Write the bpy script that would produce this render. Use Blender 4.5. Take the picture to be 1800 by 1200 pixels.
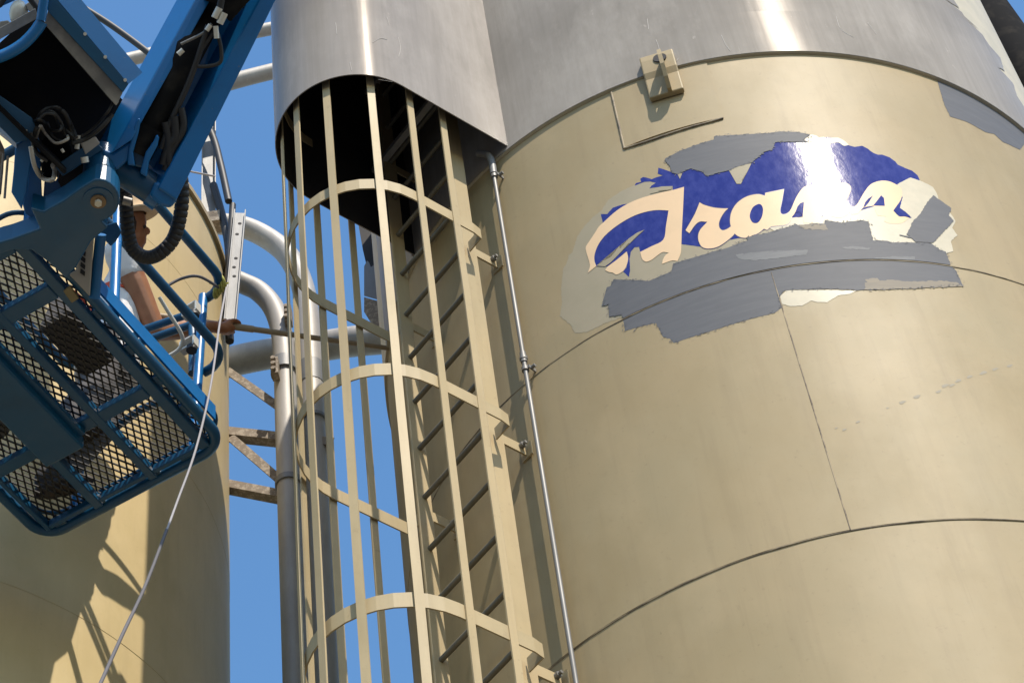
import bpy, bmesh, math, random
from mathutils import Vector, Matrix, noise

random.seed(7)
scene = bpy.context.scene
for o in list(bpy.data.objects):
    bpy.data.objects.remove(o)

# ------------------------------------------------------------------ camera, sky, sun, exposure
EYE = 1.6                                    # camera height above the ground
S = 1.73                                     # tank radius in metres
LENS_PX = 4191.32                            # focal length in photo pixels (1800 wide)
ROT = Matrix(((0.987842563, 0.155457616, 0.0),
              (0.1219004, -0.774606004, -0.620585071),
              (-0.096474676, 0.613040348, -0.784139126)))
cam_data = bpy.data.cameras.new('camera')
cam_data.sensor_width = 36
cam_data.lens = 36 * LENS_PX / 1800
cam_data.clip_start = 0.05
cam_data.clip_end = 4000
cam = bpy.data.objects.new('camera', cam_data)
cam.matrix_world = Matrix.Translation((0, 0, EYE)) @ ROT.to_4x4()
scene.collection.objects.link(cam)
scene.camera = cam

SUN_EL, SUN_AZ = 54.0, -59.5                 # azimuth measured from +X, counter-clockwise
sx = math.cos(math.radians(SUN_EL)) * math.cos(math.radians(SUN_AZ))
sy = math.cos(math.radians(SUN_EL)) * math.sin(math.radians(SUN_AZ))
SUN = Vector((sx, sy, math.sin(math.radians(SUN_EL))))
world = bpy.data.worlds.new('World')
scene.world = world
world.use_nodes = True
wn = world.node_tree
wn.nodes.clear()
sky = wn.nodes.new('ShaderNodeTexSky')
sky.sky_type = 'NISHITA'
sky.sun_disc = False
sky.sun_elevation = math.radians(SUN_EL)
sky.sun_rotation = math.atan2(sx, sy)
sky.altitude = 0
sky.air_density = 1.4
sky.dust_density = 0.6
sky.ozone_density = 1.2
bg = wn.nodes.new('ShaderNodeBackground')
bg.inputs['Strength'].default_value = 0.12
wo = wn.nodes.new('ShaderNodeOutputWorld')
hsv = wn.nodes.new('ShaderNodeHueSaturation')
hsv.inputs['Saturation'].default_value = 1.25
hsv.inputs['Value'].default_value = 1.45
wn.links.new(sky.outputs[0], hsv.inputs['Color'])
wn.links.new(hsv.outputs[0], bg.inputs[0])
wn.links.new(bg.outputs[0], wo.inputs[0])

sun_data = bpy.data.lights.new('sun', 'SUN')
sun_data.energy = 4.8
sun_data.angle = math.radians(0.53)
sun_data.color = (1.0, 0.905, 0.77)
sun = bpy.data.objects.new('sun', sun_data)
sun.rotation_euler = SUN.to_track_quat('Z', 'Y').to_euler()
sun.location = (6, -8, 20)
scene.collection.objects.link(sun)

scene.view_settings.view_transform = 'Standard'
scene.view_settings.look = 'None'
scene.view_settings.exposure = 0.28
scene.view_settings.gamma = 1.0
scene.view_settings.use_curve_mapping = False
scene.cycles.max_bounces = 8

# ------------------------------------------------------------------ surveying helpers
CAMP = Vector((0, 0, EYE))
def ray(px, py):
    return (ROT @ Vector((px - 900, -(py - 600), -LENS_PX))).normalized()
def at(px, py, r):                 # point at distance r along a sight line
    return CAMP + ray(px, py) * r
def at_rh(px, py, rh):             # point at horizontal distance rh
    d = ray(px, py)
    return CAMP + d * (rh / math.hypot(d.x, d.y))
def at_z(px, py, z):               # point at height z above the ground
    d = ray(px, py)
    return CAMP + d * ((z - EYE) / d.z)
def hgt(h):                        # tank-radius height above the eye -> metres above the ground
    return EYE + S * h
CR = Vector((0.634536 * S, 4.250852 * S, 0))        # axis of the right tank
CL = Vector((-1.906128 * S, 4.582823 * S, 0))       # axis of the left tank
def on_tank(px, py, C, R):         # (angle, height) where a sight line meets a tank
    d = ray(px, py)
    a = d.x * d.x + d.y * d.y
    b = -(d.x * C.x + d.y * C.y)
    c = C.x ** 2 + C.y ** 2 - R * R
    disc = max(b * b - a * c, 0.0)
    t = (-b - math.sqrt(disc)) / a
    p = CAMP + d * t
    return math.atan2(p.y - C.y, p.x - C.x), p.z
def cyl(C, R, a, z):
    return Vector((C.x + R * math.cos(a), C.y + R * math.sin(a), z))
D = math.radians

# ------------------------------------------------------------------ scene graph helpers
col = scene.collection
ORG = {}
def thing(name, label, cat, loc, group=None):
    o = bpy.data.objects.new(name, None)
    o.empty_display_size = 0.1
    o.location = loc
    col.objects.link(o)
    o['label'] = label
    o['category'] = cat
    if group: o['group'] = group
    ORG[o.name] = Vector(loc)
    return o
def tag(o, label=None, cat=None, group=None, kind=None):
    if label: o['label'] = label
    if cat: o['category'] = cat
    if group: o['group'] = group
    if kind: o['kind'] = kind
    return o

class MB:
    """collects shapes in world space; build() links them as one object"""
    def __init__(self):
        self.v, self.f, self.s = [], [], []
    def add(self, verts, faces, smooth=False):
        n = len(self.v)
        self.v += [Vector(p) for p in verts]
        self.f += [tuple(i + n for i in q) for q in faces]
        self.s += [smooth] * len(faces)
        return self
    def hexa(self, lo, hi):
        """solid from two matching rings of points"""
        n = len(lo)
        self.add(list(lo) + list(hi),
                 [tuple(range(n))[::-1], tuple(range(n, 2 * n))] +
                 [(i, (i + 1) % n, n + (i + 1) % n, n + i) for i in range(n)])
        return self
    def box(self, c, X, Y, Z):
        """centre and three half-extent vectors"""
        c = Vector(c)
        lo = [c + X * a + Y * b - Z for a, b in ((-1, -1), (1, -1), (1, 1), (-1, 1))]
        hi = [c + X * a + Y * b + Z for a, b in ((-1, -1), (1, -1), (1, 1), (-1, 1))]
        return self.hexa(lo, hi)
    def bar(self, p, q, w, t, side):
        """rectangular bar p->q, w wide along `side`, t thick across"""
        p, q = Vector(p), Vector(q)
        d = (q - p).normalized()
        s = (Vector(side) - d * Vector(side).dot(d)).normalized()
        n = d.cross(s)
        return self.box((p + q) / 2, s * w / 2, n * t / 2, (q - p) / 2)
    def tube(self, pts, r, seg=12, caps=True, closed=False):
        pts = [Vector(p) for p in pts]
        n = len(pts)
        rs = r if isinstance(r, (list, tuple)) else [r] * n
        rings = []
        up = None
        for i in range(n):
            if closed:
                d = pts[(i + 1) % n] - pts[i - 1]
            else:
                d = pts[min(i + 1, n - 1)] - pts[max(i - 1, 0)]
            d.normalize()
            if up is None:
                up = d.orthogonal().normalized()
            up = (up - d * up.dot(d)).normalized()
            w = d.cross(up)
            rings.append([pts[i] + (up * math.cos(2 * math.pi * k / seg) + w * math.sin(2 * math.pi * k / seg)) * rs[i] for k in range(seg)])
        base = len(self.v)
        for q in rings: self.v += q
        m = n if closed else n - 1
        for i in range(m):
            j = (i + 1) % n
            for k in range(seg):
                self.f.append((base + i * seg + k, base + i * seg + (k + 1) % seg, base + j * seg + (k + 1) % seg, base + j * seg + k))
                self.s.append(True)
        if caps and not closed:
            for q in (rings[0][::-1], rings[-1]):
                self.add(q, [tuple(range(seg))])
        return self
    def prism(self, poly, vec):
        lo = [Vector(p) for p in poly]
        return self.hexa(lo, [p + Vector(vec) for p in lo])
    def ball(self, c, rx, ry=None, rz=None, n=12, m=8, M=None):
        ry = ry or rx; rz = rz or rx
        vs, fs = [], []
        for i in range(m + 1):
            th = math.pi * i / m
            for k in range(n):
                ph = 2 * math.pi * k / n
                p = Vector((rx * math.sin(th) * math.cos(ph), ry * math.sin(th) * math.sin(ph), rz * math.cos(th)))
                vs.append(Vector(c) + (M @ p if M else p))
        for i in range(m):
            for k in range(n):
                fs.append((i * n + k, (i + 1) * n + k, (i + 1) * n + (k + 1) % n, i * n + (k + 1) % n))
        return self.add(vs, fs, True)
    def sheet(self, C, R, a0, a1, z0, z1, lip=0.006, step=1.0, both=False):
        """curved plate with its folded lower and upper edge"""
        n = max(2, int(abs(a1 - a0) / D(step)))
        A = [a0 + (a1 - a0) * i / n for i in range(n + 1)]
        zs = [z0 + (z1 - z0) * j / 4 for j in range(5)]
        self.add([cyl(C, R, a, z) for z in zs for a in A],
                 [(j * (n + 1) + i, j * (n + 1) + i + 1, (j + 1) * (n + 1) + i + 1, (j + 1) * (n + 1) + i) for j in range(4) for i in range(n)], True)
        for z in (z0, z1):
            self.add([cyl(C, R, a, z) for a in A] + [cyl(C, R - lip, a, z) for a in A],
                     [(i, i + n + 1, i + n + 2, i + 1) for i in range(n)], False)
        for a in (a0, a1):
            self.add([cyl(C, R, a, z0), cyl(C, R, a, z1), cyl(C, R - lip, a, z1), cyl(C, R - lip, a, z0)], [(0, 1, 2, 3)])
        return self
    def build(self, name, mat, parent=None, recalc=True):
        org = Vector((0, 0, 0))
        if parent is not None:
            top = parent
            while top.parent: top = top.parent
            org = ORG.get(top.name, Vector((0, 0, 0)))
        me = bpy.data.meshes.new(name)
        me.from_pydata([tuple(p - org) for p in self.v], [], self.f)
        me.polygons.foreach_set('use_smooth', self.s)
        if recalc:
            b = bmesh.new(); b.from_mesh(me)
            bmesh.ops.recalc_face_normals(b, faces=b.faces)
            b.to_mesh(me); b.free()
        me.materials.append(mat)
        me.update()
        o = bpy.data.objects.new(name, me)
        col.objects.link(o)
        if parent is not None: o.parent = parent
        else: ORG[o.name] = org
        return o
def dup(o, dv=(0, 0, 0), parent=None):
    c = o.copy()
    c.location = o.location + Vector(dv)
    col.objects.link(c)
    if parent: c.parent = parent
    for ch in list(o.children):
        g = ch.copy(); col.objects.link(g); g.parent = c
    return c
def bevel(o, w=0.004, seg=2):
    m = o.modifiers.new('bevel', 'BEVEL')
    m.width = w; m.segments = seg; m.limit_method = 'ANGLE'; m.angle_limit = D(40)
    return o
def smooth_path(pts, n=6, closed=False):
    """Catmull-Rom through the points"""
    pts = [Vector(p) for p in pts]
    out = []
    N = len(pts)
    for i in range(N - 1):
        p0, p1, p2, p3 = pts[max(i - 1, 0)], pts[i], pts[i + 1], pts[min(i + 2, N - 1)]
        for k in range(n):
            t = k / n
            out.append(0.5 * ((2 * p1) + (p2 - p0) * t + (2 * p0 - 5 * p1 + 4 * p2 - p3) * t * t + (3 * p1 - p0 - 3 * p2 + p3) * t ** 3))
    out.append(pts[-1])
    return out

# ------------------------------------------------------------------ materials
def principled(name, color, rough=0.5, metal=0.0, spec=0.5):
    m = bpy.data.materials.new(name)
    m.use_nodes = True
    b = m.node_tree.nodes['Principled BSDF']
    b.inputs['Base Color'].default_value = (*color, 1)
    b.inputs['Roughness'].default_value = rough
    b.inputs['Metallic'].default_value = metal
    b.inputs['Specular IOR Level'].default_value = spec
    return m, m.node_tree, b
def N(nt, typ, **kw):
    n = nt.nodes.new(typ)
    for k, v in kw.items():
        if k in n.inputs: n.inputs[k].default_value = v
        else: setattr(n, k, v)
    return n
def coords(nt, scale=(1, 1, 1)):
    tc = nt.nodes.new('ShaderNodeTexCoord')
    mp = nt.nodes.new('ShaderNodeMapping')
    mp.inputs['Scale'].default_value = scale
    nt.links.new(tc.outputs['Object'], mp.inputs['Vector'])
    return mp.outputs[0]
def noise_tex(nt, vec, scale, detail=4, rough=0.55):
    n = N(nt, 'ShaderNodeTexNoise')
    n.inputs['Scale'].default_value = scale
    n.inputs['Detail'].default_value = detail
    n.inputs['Roughness'].default_value = rough
    nt.links.new(vec, n.inputs['Vector'])
    return n.outputs['Fac']
def ramp(nt, fac, stops):
    r = nt.nodes.new('ShaderNodeValToRGB')
    while len(r.color_ramp.elements) < len(stops): r.color_ramp.elements.new(0.5)
    for e, (p, c) in zip(r.color_ramp.elements, stops):
        e.position = p
        e.color = (*c, 1) if len(c) == 3 else c
    nt.links.new(fac, r.inputs['Fac'])
    return r.outputs['Color']
def mix(nt, fac, a, b, blend='MIX'):
    m = nt.nodes.new('ShaderNodeMix')
    m.data_type = 'RGBA'; m.blend_type = blend
    for sock, val in ((m.inputs[0], fac), (m.inputs[6], a), (m.inputs[7], b)):
        if isinstance(val, (int, float)): sock.default_value = val
        elif isinstance(val, tuple): sock.default_value = (*val, 1)
        else: nt.links.new(val, sock)
    return m.outputs[2]
def bump(nt, b, hgts):
    """hgts: (fac, strength, distance)"""
    last = None
    for fac, st, dist in hgts:
        n = nt.nodes.new('ShaderNodeBump')
        n.inputs['Strength'].default_value = st
        n.inputs['Distance'].default_value = dist
        nt.links.new(fac, n.inputs['Height'])
        if last: nt.links.new(last, n.inputs['Normal'])
        last = n.outputs[0]
    nt.links.new(last, b.inputs['Normal'])
def g(v): return (v, v, v)
def rough_from(nt, b, fac, lo, hi):
    r = nt.nodes.new('ShaderNodeMapRange')
    r.inputs['To Min'].default_value = lo; r.inputs['To Max'].default_value = hi
    nt.links.new(fac, r.inputs['Value'])
    nt.links.new(r.outputs[0], b.inputs['Roughness'])

def mat_cream(name, base, alt, dirt, rough=(0.50, 0.64), dent=0.07, blotch=1.0):
    m, nt, b = principled(name, base, 0.6, 0, 0.25)
    v = coords(nt); vs = coords(nt, (9, 9, 0.7)); vf = coords(nt, (30, 30, 1.1))
    big = noise_tex(nt, v, 0.9, 5, 0.6)
    c = mix(nt, ramp(nt, big, [(0.35, g(0)), (0.65, g(1))]), base, alt)
    mid = noise_tex(nt, coords(nt, (1, 1, 0.55)), 2.6, 6, 0.62)
    c = mix(nt, ramp(nt, mid, [(0.44, g(0)), (0.68, g(0.55 * blotch))]), c, tuple(x * y for x, y in zip(base, (0.80, 0.80, 0.74))))
    mid2 = noise_tex(nt, coords(nt, (1.3, 1.3, 0.8)), 1.7, 6, 0.65)
    c = mix(nt, ramp(nt, mid2, [(0.5, g(0)), (0.72, g(0.5 * blotch))]), c, tuple(min(1, x * y) for x, y in zip(base, (1.16, 1.17, 1.22))))
    streak = noise_tex(nt, vs, 1.6, 5, 0.6)
    c = mix(nt, ramp(nt, streak, [(0.52, g(0)), (0.8, g(0.28))]), c, dirt)
    thin = noise_tex(nt, vf, 1.3, 4, 0.7)
    c = mix(nt, ramp(nt, thin, [(0.60, g(0)), (0.72, g(0.14))]), c, dirt)
    fine = noise_tex(nt, v, 38, 4, 0.7)
    c = mix(nt, ramp(nt, fine, [(0.60, g(0)), (0.78, g(0.34))]), c, dirt)
    speck = noise_tex(nt, v, 26, 3, 0.6)
    c = mix(nt, ramp(nt, speck, [(0.70, g(0)), (0.78, g(0.30))]), c, tuple(x * 0.7 for x in dirt))
    nt.links.new(c, b.inputs['Base Color'])
    rough_from(nt, b, mid, *rough)
    bump(nt, b, [(noise_tex(nt, v, 2.2, 3, 0.5), dent, 0.05), (noise_tex(nt, v, 7.0, 3, 0.5), dent * 0.5, 0.02), (noise_tex(nt, v, 160, 3, 0.6), 0.12, 0.001)])
    return m
M = {}
M['cream'] = mat_cream('tank_cream_paint', (0.350, 0.267, 0.148), (0.318, 0.256, 0.148), (0.19, 0.142, 0.080))
M['cream_left'] = mat_cream('left_tank_cream_paint', (0.60, 0.47, 0.25), (0.56, 0.45, 0.25), (0.42, 0.33, 0.18))
M['ladder'] = mat_cream('ladder_cream_paint', (0.435, 0.34, 0.195), (0.39, 0.315, 0.188), (0.20, 0.14, 0.08), (0.5, 0.65), 0.0)

def mat_metal(name, base, alt, rough, metal, streak=(18, 18, 0.8), spec=0.5, tint=(1, 1, 1), bmp=0.05):
    m, nt, b = principled(name, base, rough, metal, spec)
    b.inputs['Specular Tint'].default_value = (*tint, 1)
    v = coords(nt); vs = coords(nt, streak)
    st = noise_tex(nt, vs, 2.0, 6, 0.65)
    c = mix(nt, ramp(nt, st, [(0.3, g(0)), (0.7, g(1))]), base, alt)
    bl = noise_tex(nt, v, 1.4, 5, 0.6)
    c = mix(nt, ramp(nt, bl, [(0.45, g(0)), (0.75, g(0.6))]), c, tuple(x * 0.72 for x in base))
    bl2 = noise_tex(nt, coords(nt, (1, 1, 0.35)), 3.1, 6, 0.7)
    c = mix(nt, ramp(nt, bl2, [(0.5, g(0)), (0.7, g(0.5))]), c, tuple(min(1, x * 1.3) for x in alt))
    scr = noise_tex(nt, coords(nt, (3, 3, 1.2)), 5.5, 8, 0.75)
    c = mix(nt, ramp(nt, scr, [(0.64, g(0)), (0.70, g(0.55))]), c, tuple(min(1, x * 1.6) for x in base))
    nt.links.new(c, b.inputs['Base Color'])
    rough_from(nt, b, st, max(rough - 0.05, 0.08), rough + 0.12)
    bump(nt, b, [(noise_tex(nt, v, 1.8, 3, 0.5), bmp, 0.05), (st, 0.03, 0.004)])
    return m
M['skirt_grey'] = mat_metal('grey_skirt_paint', (0.275, 0.250, 0.222), (0.325, 0.298, 0.268), 0.16, 0.0, spec=0.014, bmp=0.02, tint=(1.0, 0.62, 0.32))
M['shroud'] = mat_metal('shroud_sheet_metal', (0.27, 0.245, 0.222), (0.32, 0.292, 0.268), 0.14, 0.0, spec=0.04, bmp=0.02, tint=(1.0, 0.62, 0.32))
M['galv'] = mat_metal('galvanised_steel', (0.21, 0.215, 0.22), (0.165, 0.168, 0.172), 0.5, 0.15, (12, 12, 2))
M['galv_old'] = mat_metal('weathered_pipe_steel', (0.42, 0.40, 0.37), (0.32, 0.30, 0.28), 0.5, 0.1, (10, 10, 1.5))
M['chrome'] = mat_metal('zinc_bright_steel', (0.21, 0.205, 0.195), (0.16, 0.157, 0.15), 0.48, 0.25, (20, 20, 2))
M['shade_black'], nt, b = principled('painted_shade_black', (0.016, 0.016, 0.018), 0.8)  # black that paints in the shade of the shroud interior, recesses and slots
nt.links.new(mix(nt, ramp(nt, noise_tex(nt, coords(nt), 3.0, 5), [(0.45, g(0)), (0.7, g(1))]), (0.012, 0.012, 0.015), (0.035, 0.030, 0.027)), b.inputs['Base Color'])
M['rung'] = mat_metal('worn_rung_steel', (0.13, 0.115, 0.085), (0.17, 0.15, 0.11), 0.5, 0.1)
M['rust'], nt, b = principled('rusty_angle_steel', (0.2, 0.15, 0.11), 0.75)
vv = coords(nt)
nt.links.new(mix(nt, ramp(nt, noise_tex(nt, vv, 26, 7, 0.75), [(0.50, g(0)), (0.56, g(1))]), (0.20, 0.16, 0.12), (0.34, 0.29, 0.23)), b.inputs['Base Color'])

def mat_paint(name, base, alt, rough, scale=(4, 4, 30)):
    m, nt, b = principled(name, base, rough, 0, 0.1)
    st = noise_tex(nt, coords(nt, scale), 1.5, 6, 0.65)
    c = mix(nt, ramp(nt, st, [(0.42, g(0)), (0.72, g(1))]), base, alt)
    bl = noise_tex(nt, coords(nt), 7, 5, 0.6)
    c = mix(nt, ramp(nt, bl, [(0.55, g(0)), (0.75, g(0.5))]), c, tuple(x * 0.86 for x in base))
    nt.links.new(c, b.inputs['Base Color'])
    bump(nt, b, [(noise_tex(nt, coords(nt), 2.2, 3, 0.5), 0.05, 0.05), (st, 0.12, 0.002), (noise_tex(nt, coords(nt), 120, 3), 0.15, 0.001)])
    return m
M['grey_paint'] = mat_paint('fresh_grey_paint', (0.120, 0.122, 0.131), (0.137, 0.138, 0.146), 0.6)
M['pale_paint'] = mat_paint('pale_primer_smear', (0.345, 0.298, 0.212), (0.315, 0.278, 0.195), 0.5, (5, 5, 5))
M['white_paint'] = mat_paint('cream_white_primer', (0.56, 0.50, 0.38), (0.47, 0.43, 0.33), 0.42, (5, 5, 5))
M['letter'] = mat_paint('cream_lettering', (0.74, 0.53, 0.33), (0.70, 0.51, 0.32), 0.4, (5, 5, 5))
M['navy'], nt, b = principled('dark_blue_outline', (0.02, 0.022, 0.10), 0.35)
M['logo_blue'], nt, b = principled('blue_vinyl', (0.045, 0.052, 0.29), 0.2, 0, 0.05)
vn = noise_tex(nt, coords(nt, (6, 6, 3)), 5, 5, 0.65)
nt.links.new(mix(nt, ramp(nt, vn, [(0.4, g(0)), (0.75, g(1))]), (0.026, 0.038, 0.195), (0.052, 0.066, 0.25)), b.inputs['Base Color'])
rough_from(nt, b, vn, 0.09, 0.18)
bump(nt, b, [(noise_tex(nt, coords(nt), 2.2, 3, 0.5), 0.05, 0.05), (noise_tex(nt, coords(nt, (2, 2, 1)), 24, 4, 0.6), 0.09, 0.004)])
M['seam'], nt, b = principled('dirty_weld_seam', (0.23, 0.18, 0.115), 0.7)
sn = noise_tex(nt, coords(nt), 7, 4, 0.7)
nt.links.new(mix(nt, ramp(nt, sn, [(0.42, g(0)), (0.6, g(1))]), (0.30, 0.235, 0.145), (0.10, 0.075, 0.05)), b.inputs['Base Color'])
M['scuff'], _, _ = principled('scuff_mark', (0.27, 0.235, 0.17), 0.7)

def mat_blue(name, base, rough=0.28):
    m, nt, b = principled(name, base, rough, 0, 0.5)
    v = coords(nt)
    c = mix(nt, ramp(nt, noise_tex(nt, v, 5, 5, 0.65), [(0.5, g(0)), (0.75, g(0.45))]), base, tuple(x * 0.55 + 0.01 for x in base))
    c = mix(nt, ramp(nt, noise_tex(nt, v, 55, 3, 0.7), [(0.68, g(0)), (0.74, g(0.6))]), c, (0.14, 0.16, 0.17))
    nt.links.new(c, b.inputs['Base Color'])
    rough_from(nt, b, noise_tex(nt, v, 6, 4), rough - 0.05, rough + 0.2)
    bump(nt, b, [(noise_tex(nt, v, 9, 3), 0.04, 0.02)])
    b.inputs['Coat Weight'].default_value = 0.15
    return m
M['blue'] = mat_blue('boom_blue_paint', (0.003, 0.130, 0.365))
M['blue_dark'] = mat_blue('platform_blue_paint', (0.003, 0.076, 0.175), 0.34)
M['rubber'], nt, b = principled('black_rubber', (0.018, 0.018, 0.02), 0.55)
M['black_steel'], nt, b = principled('black_steel', (0.02, 0.021, 0.024), 0.9, 0, 0.08)
nt.links.new(mix(nt, ramp(nt, noise_tex(nt, coords(nt), 12, 5), [(0.5, g(0)), (0.75, g(1))]), (0.010, 0.010, 0.011), (0.028, 0.025, 0.022)), b.inputs['Base Color'])
M['grey_pad'], nt, b = principled('grey_wear_strip', (0.22, 0.22, 0.215), 0.6)
nt.links.new(mix(nt, ramp(nt, noise_tex(nt, coords(nt), 14, 5), [(0.4, g(0)), (0.7, g(1))]), (0.17, 0.17, 0.17), (0.29, 0.285, 0.27)), b.inputs['Base Color'])
M['console'], _, _ = principled('beige_grey_console', (0.34, 0.31, 0.27), 0.5)
M['console_dark'], _, _ = principled('tan_rubber_pad', (0.26, 0.21, 0.11), 0.7)
M['fitting'], _, _ = principled('pale_fitting', (0.62, 0.60, 0.54), 0.4, 0.2)
M['brass'], _, _ = principled('tarnished_pin', (0.20, 0.14, 0.09), 0.45, 0.5)
M['mesh_steel'], nt, b = principled('dark_mesh_steel', (0.035, 0.033, 0.032), 0.6)
M['skin'], nt, b = principled('tanned_skin', (0.30, 0.125, 0.06), 0.5)
nt.links.new(mix(nt, ramp(nt, noise_tex(nt, coords(nt), 16, 4), [(0.4, g(0)), (0.7, g(1))]), (0.32, 0.14, 0.07), (0.25, 0.095, 0.045)), b.inputs['Base Color'])
b.inputs['Subsurface Weight'].default_value = 0.05
M['shirt'], nt, b = principled('white_cotton', (0.74, 0.73, 0.74), 0.85)
bump(nt, b, [(noise_tex(nt, coords(nt, (1, 1, 0.4)), 14, 3), 0.5, 0.02)])
M['trousers'], _, _ = principled('dark_work_trousers', (0.07, 0.065, 0.065), 0.9)
M['boots'], _, _ = principled('brown_boots', (0.05, 0.035, 0.025), 0.7)
M['straw'], _, _ = principled('pale_straw_hat', (0.55, 0.40, 0.25), 0.8)
M['hair'], _, _ = principled('dark_hair', (0.03, 0.02, 0.015), 0.7)
M['orange'], _, _ = principled('orange_webbing', (0.55, 0.07, 0.025), 0.7)
M['rope'], nt, b = principled('white_rope', (0.30, 0.285, 0.30), 0.8)
M['rope_dark'], _, _ = principled('dark_rope', (0.10, 0.095, 0.105), 0.8)
M['rope_yellow'], _, _ = principled('yellow_green_rope', (0.42, 0.40, 0.10), 0.8)
M['wood'], _, _ = principled('worn_wooden_pole', (0.34, 0.27, 0.19), 0.6)
M['ground'], nt, b = principled('pale_gravel_yard', (0.30, 0.27, 0.22), 0.9)
nt.links.new(mix(nt, noise_tex(nt, coords(nt), 1.5, 8, 0.7), (0.05, 0.048, 0.045), (0.10, 0.096, 0.088)), b.inputs['Base Color'])

# ------------------------------------------------------------------ ground
gm = MB().add([(-900, -900, 0), (900, -900, 0), (900, 900, 0), (-900, 900, 0)], [(0, 1, 2, 3)])
tag(gm.build('ground', M['ground']), kind='structure')

# ------------------------------------------------------------------ right tank
R = S
tank = thing('storage_tank', 'large cream tank with grey upper skirt, blue painted logo and half finished grey paint patches', 'tank', (CR.x, CR.y, 0))
SEAMS = [-0.92, -0.1, 0.765, 1.63, 2.495, 3.36, 4.22, 5.11]
RAD = {}
for i in range(7):
    h0, h1 = SEAMS[i], SEAMS[i + 1]
    rad = R - 0.0026 * min(6 - i, 4)
    RAD[i] = rad
    cuts = (D(-92.2), D(87.8)) if i == 5 else (D(-20), D(160))
    z0, z1 = hgt(h0) if i else 0.0, hgt(h1) + (0.02 if i < 6 else 0.05)
    for k in range(2):
        a0 = cuts[k]
        b = MB()
        b.sheet(CR, rad + (0.0012 if k and i == 5 else 0), a0, a0 + math.pi, z0 + 0.001 * (i > 0), z1, 0.03)
        b.build('shell_panel', M['cream'], tank, recalc=False)
def seam_arc(C, rad, z, a0, a1, r, wob=0.0006, name='weld_seam', parent=tank, mat=None, step=0.4):
    n = int((a1 - a0) / D(step))
    pts, rs = [], []
    for i in range(n + 1):
        a = a0 + (a1 - a0) * i / n
        w = noise.noise(Vector((a * 40, z, 0)))
        w2 = noise.noise(Vector((a * 11, z, 5)))
        pts.append(cyl(C, rad, a, z + w * wob * 2))
        rs.append(r * (1 + 0.45 * w2 + 0.3 * w))
    return MB().tube(pts, rs, 6).build(name, mat or M['seam'], parent)
for i in range(3, 6):
    seam_arc(CR, RAD[i] + 0.0002, hgt(SEAMS[i + 1]) - 0.0025, D(-160), D(-20), 0.0036)
def seam_vert(a, rad, z0, z1, r):
    pts, rs = [], []
    n = 60
    for i in range(n + 1):
        z = z0 + (z1 - z0) * i / n
        w = noise.noise(Vector((z * 17, 3, 1)))
        pts.append(cyl(CR, rad, a + w * 0.0006, z))
        rs.append(r * (1 + 0.4 * w))
    return MB().tube(pts, rs, 6).build('weld_seam', M['seam'], tank)
seam_vert(D(-92.25), RAD[5], hgt(3.36), hgt(4.21), 0.0028)

# --- top skirt: plate course lapped outside the shell, shroud attached to it
RS = R + 0.013
TOP = hgt(6.62)
for k in range(2):
    MB().sheet(CR, RS, D(-20) + k * math.pi, D(-20) + (k + 1) * math.pi, hgt(5.106), TOP, 0.013).build('skirt_panel', M['white_paint'], tank, recalc=False)
n = 96
b = MB()
for (ra, za), (rb, zb) in (((RS + 0.03, TOP), (RS + 0.03, TOP + 0.06)), ((RS + 0.03, TOP + 0.06), (0.25, TOP + 0.75)), ((0.25, TOP + 0.75), (0.0, TOP + 0.78)), ((RS - 0.02, TOP), (RS + 0.03, TOP))):
    b.add([cyl(CR, ra, 2 * math.pi * i / n, za) for i in range(n)] + [cyl(CR, rb, 2 * math.pi * i / n, zb) for i in range(n)],
          [(i, (i + 1) % n, n + (i + 1) % n, n + i) for i in range(n)], False)
b.build('roof', M['galv'], tank)

# --- flat paint work on the curved shell: polygons laid on the plate a millimetre at a time
def zoomed(ox, oy, s):
    return lambda pts: [(ox + x / s, oy + y / s) for x, y in pts]
Z1, Z2, Z3, Z4, Z5, Z6 = (zoomed(1010, 230, 4.445), zoomed(1180, 230, 5.218), zoomed(1370, 230, 5.218),
                          zoomed(1500, 240, 4.286), zoomed(960, 400, 4.0909), zoomed(1350, 380, 5.0))
def area2(p):
    return sum(p[i][0] * p[(i + 1) % len(p)][1] - p[(i + 1) % len(p)][0] * p[i][1] for i in range(len(p)))
def curve2(pts, n=4):
    """round a closed outline"""
    out = []
    L = len(pts)
    for i in range(L):
        p0, p1, p2, p3 = (Vector(pts[(i + k) % L]) for k in (-1, 0, 1, 2))
        c1 = (p1 - p0).normalized().dot((p2 - p1).normalized()) if (p1 - p0).length * (p2 - p1).length else 1
        c2 = (p2 - p1).normalized().dot((p3 - p2).normalized()) if (p2 - p1).length * (p3 - p2).length else 1
        m1 = (p2 - p0) * 0.5 if c1 > 0.55 else (p2 - p1)
        m2 = (p3 - p1) * 0.5 if c2 > 0.55 else (p2 - p1)
        lim = (p2 - p1).length
        if m1.length > lim: m1 = m1.normalized() * lim
        if m2.length > lim: m2 = m2.normalized() * lim
        for k in range(n):
            t = k / n
            out.append(tuple((2 * t ** 3 - 3 * t * t + 1) * p1 + (t ** 3 - 2 * t * t + t) * m1 + (-2 * t ** 3 + 3 * t * t) * p2 + (t ** 3 - t * t) * m2))
    return out
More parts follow.
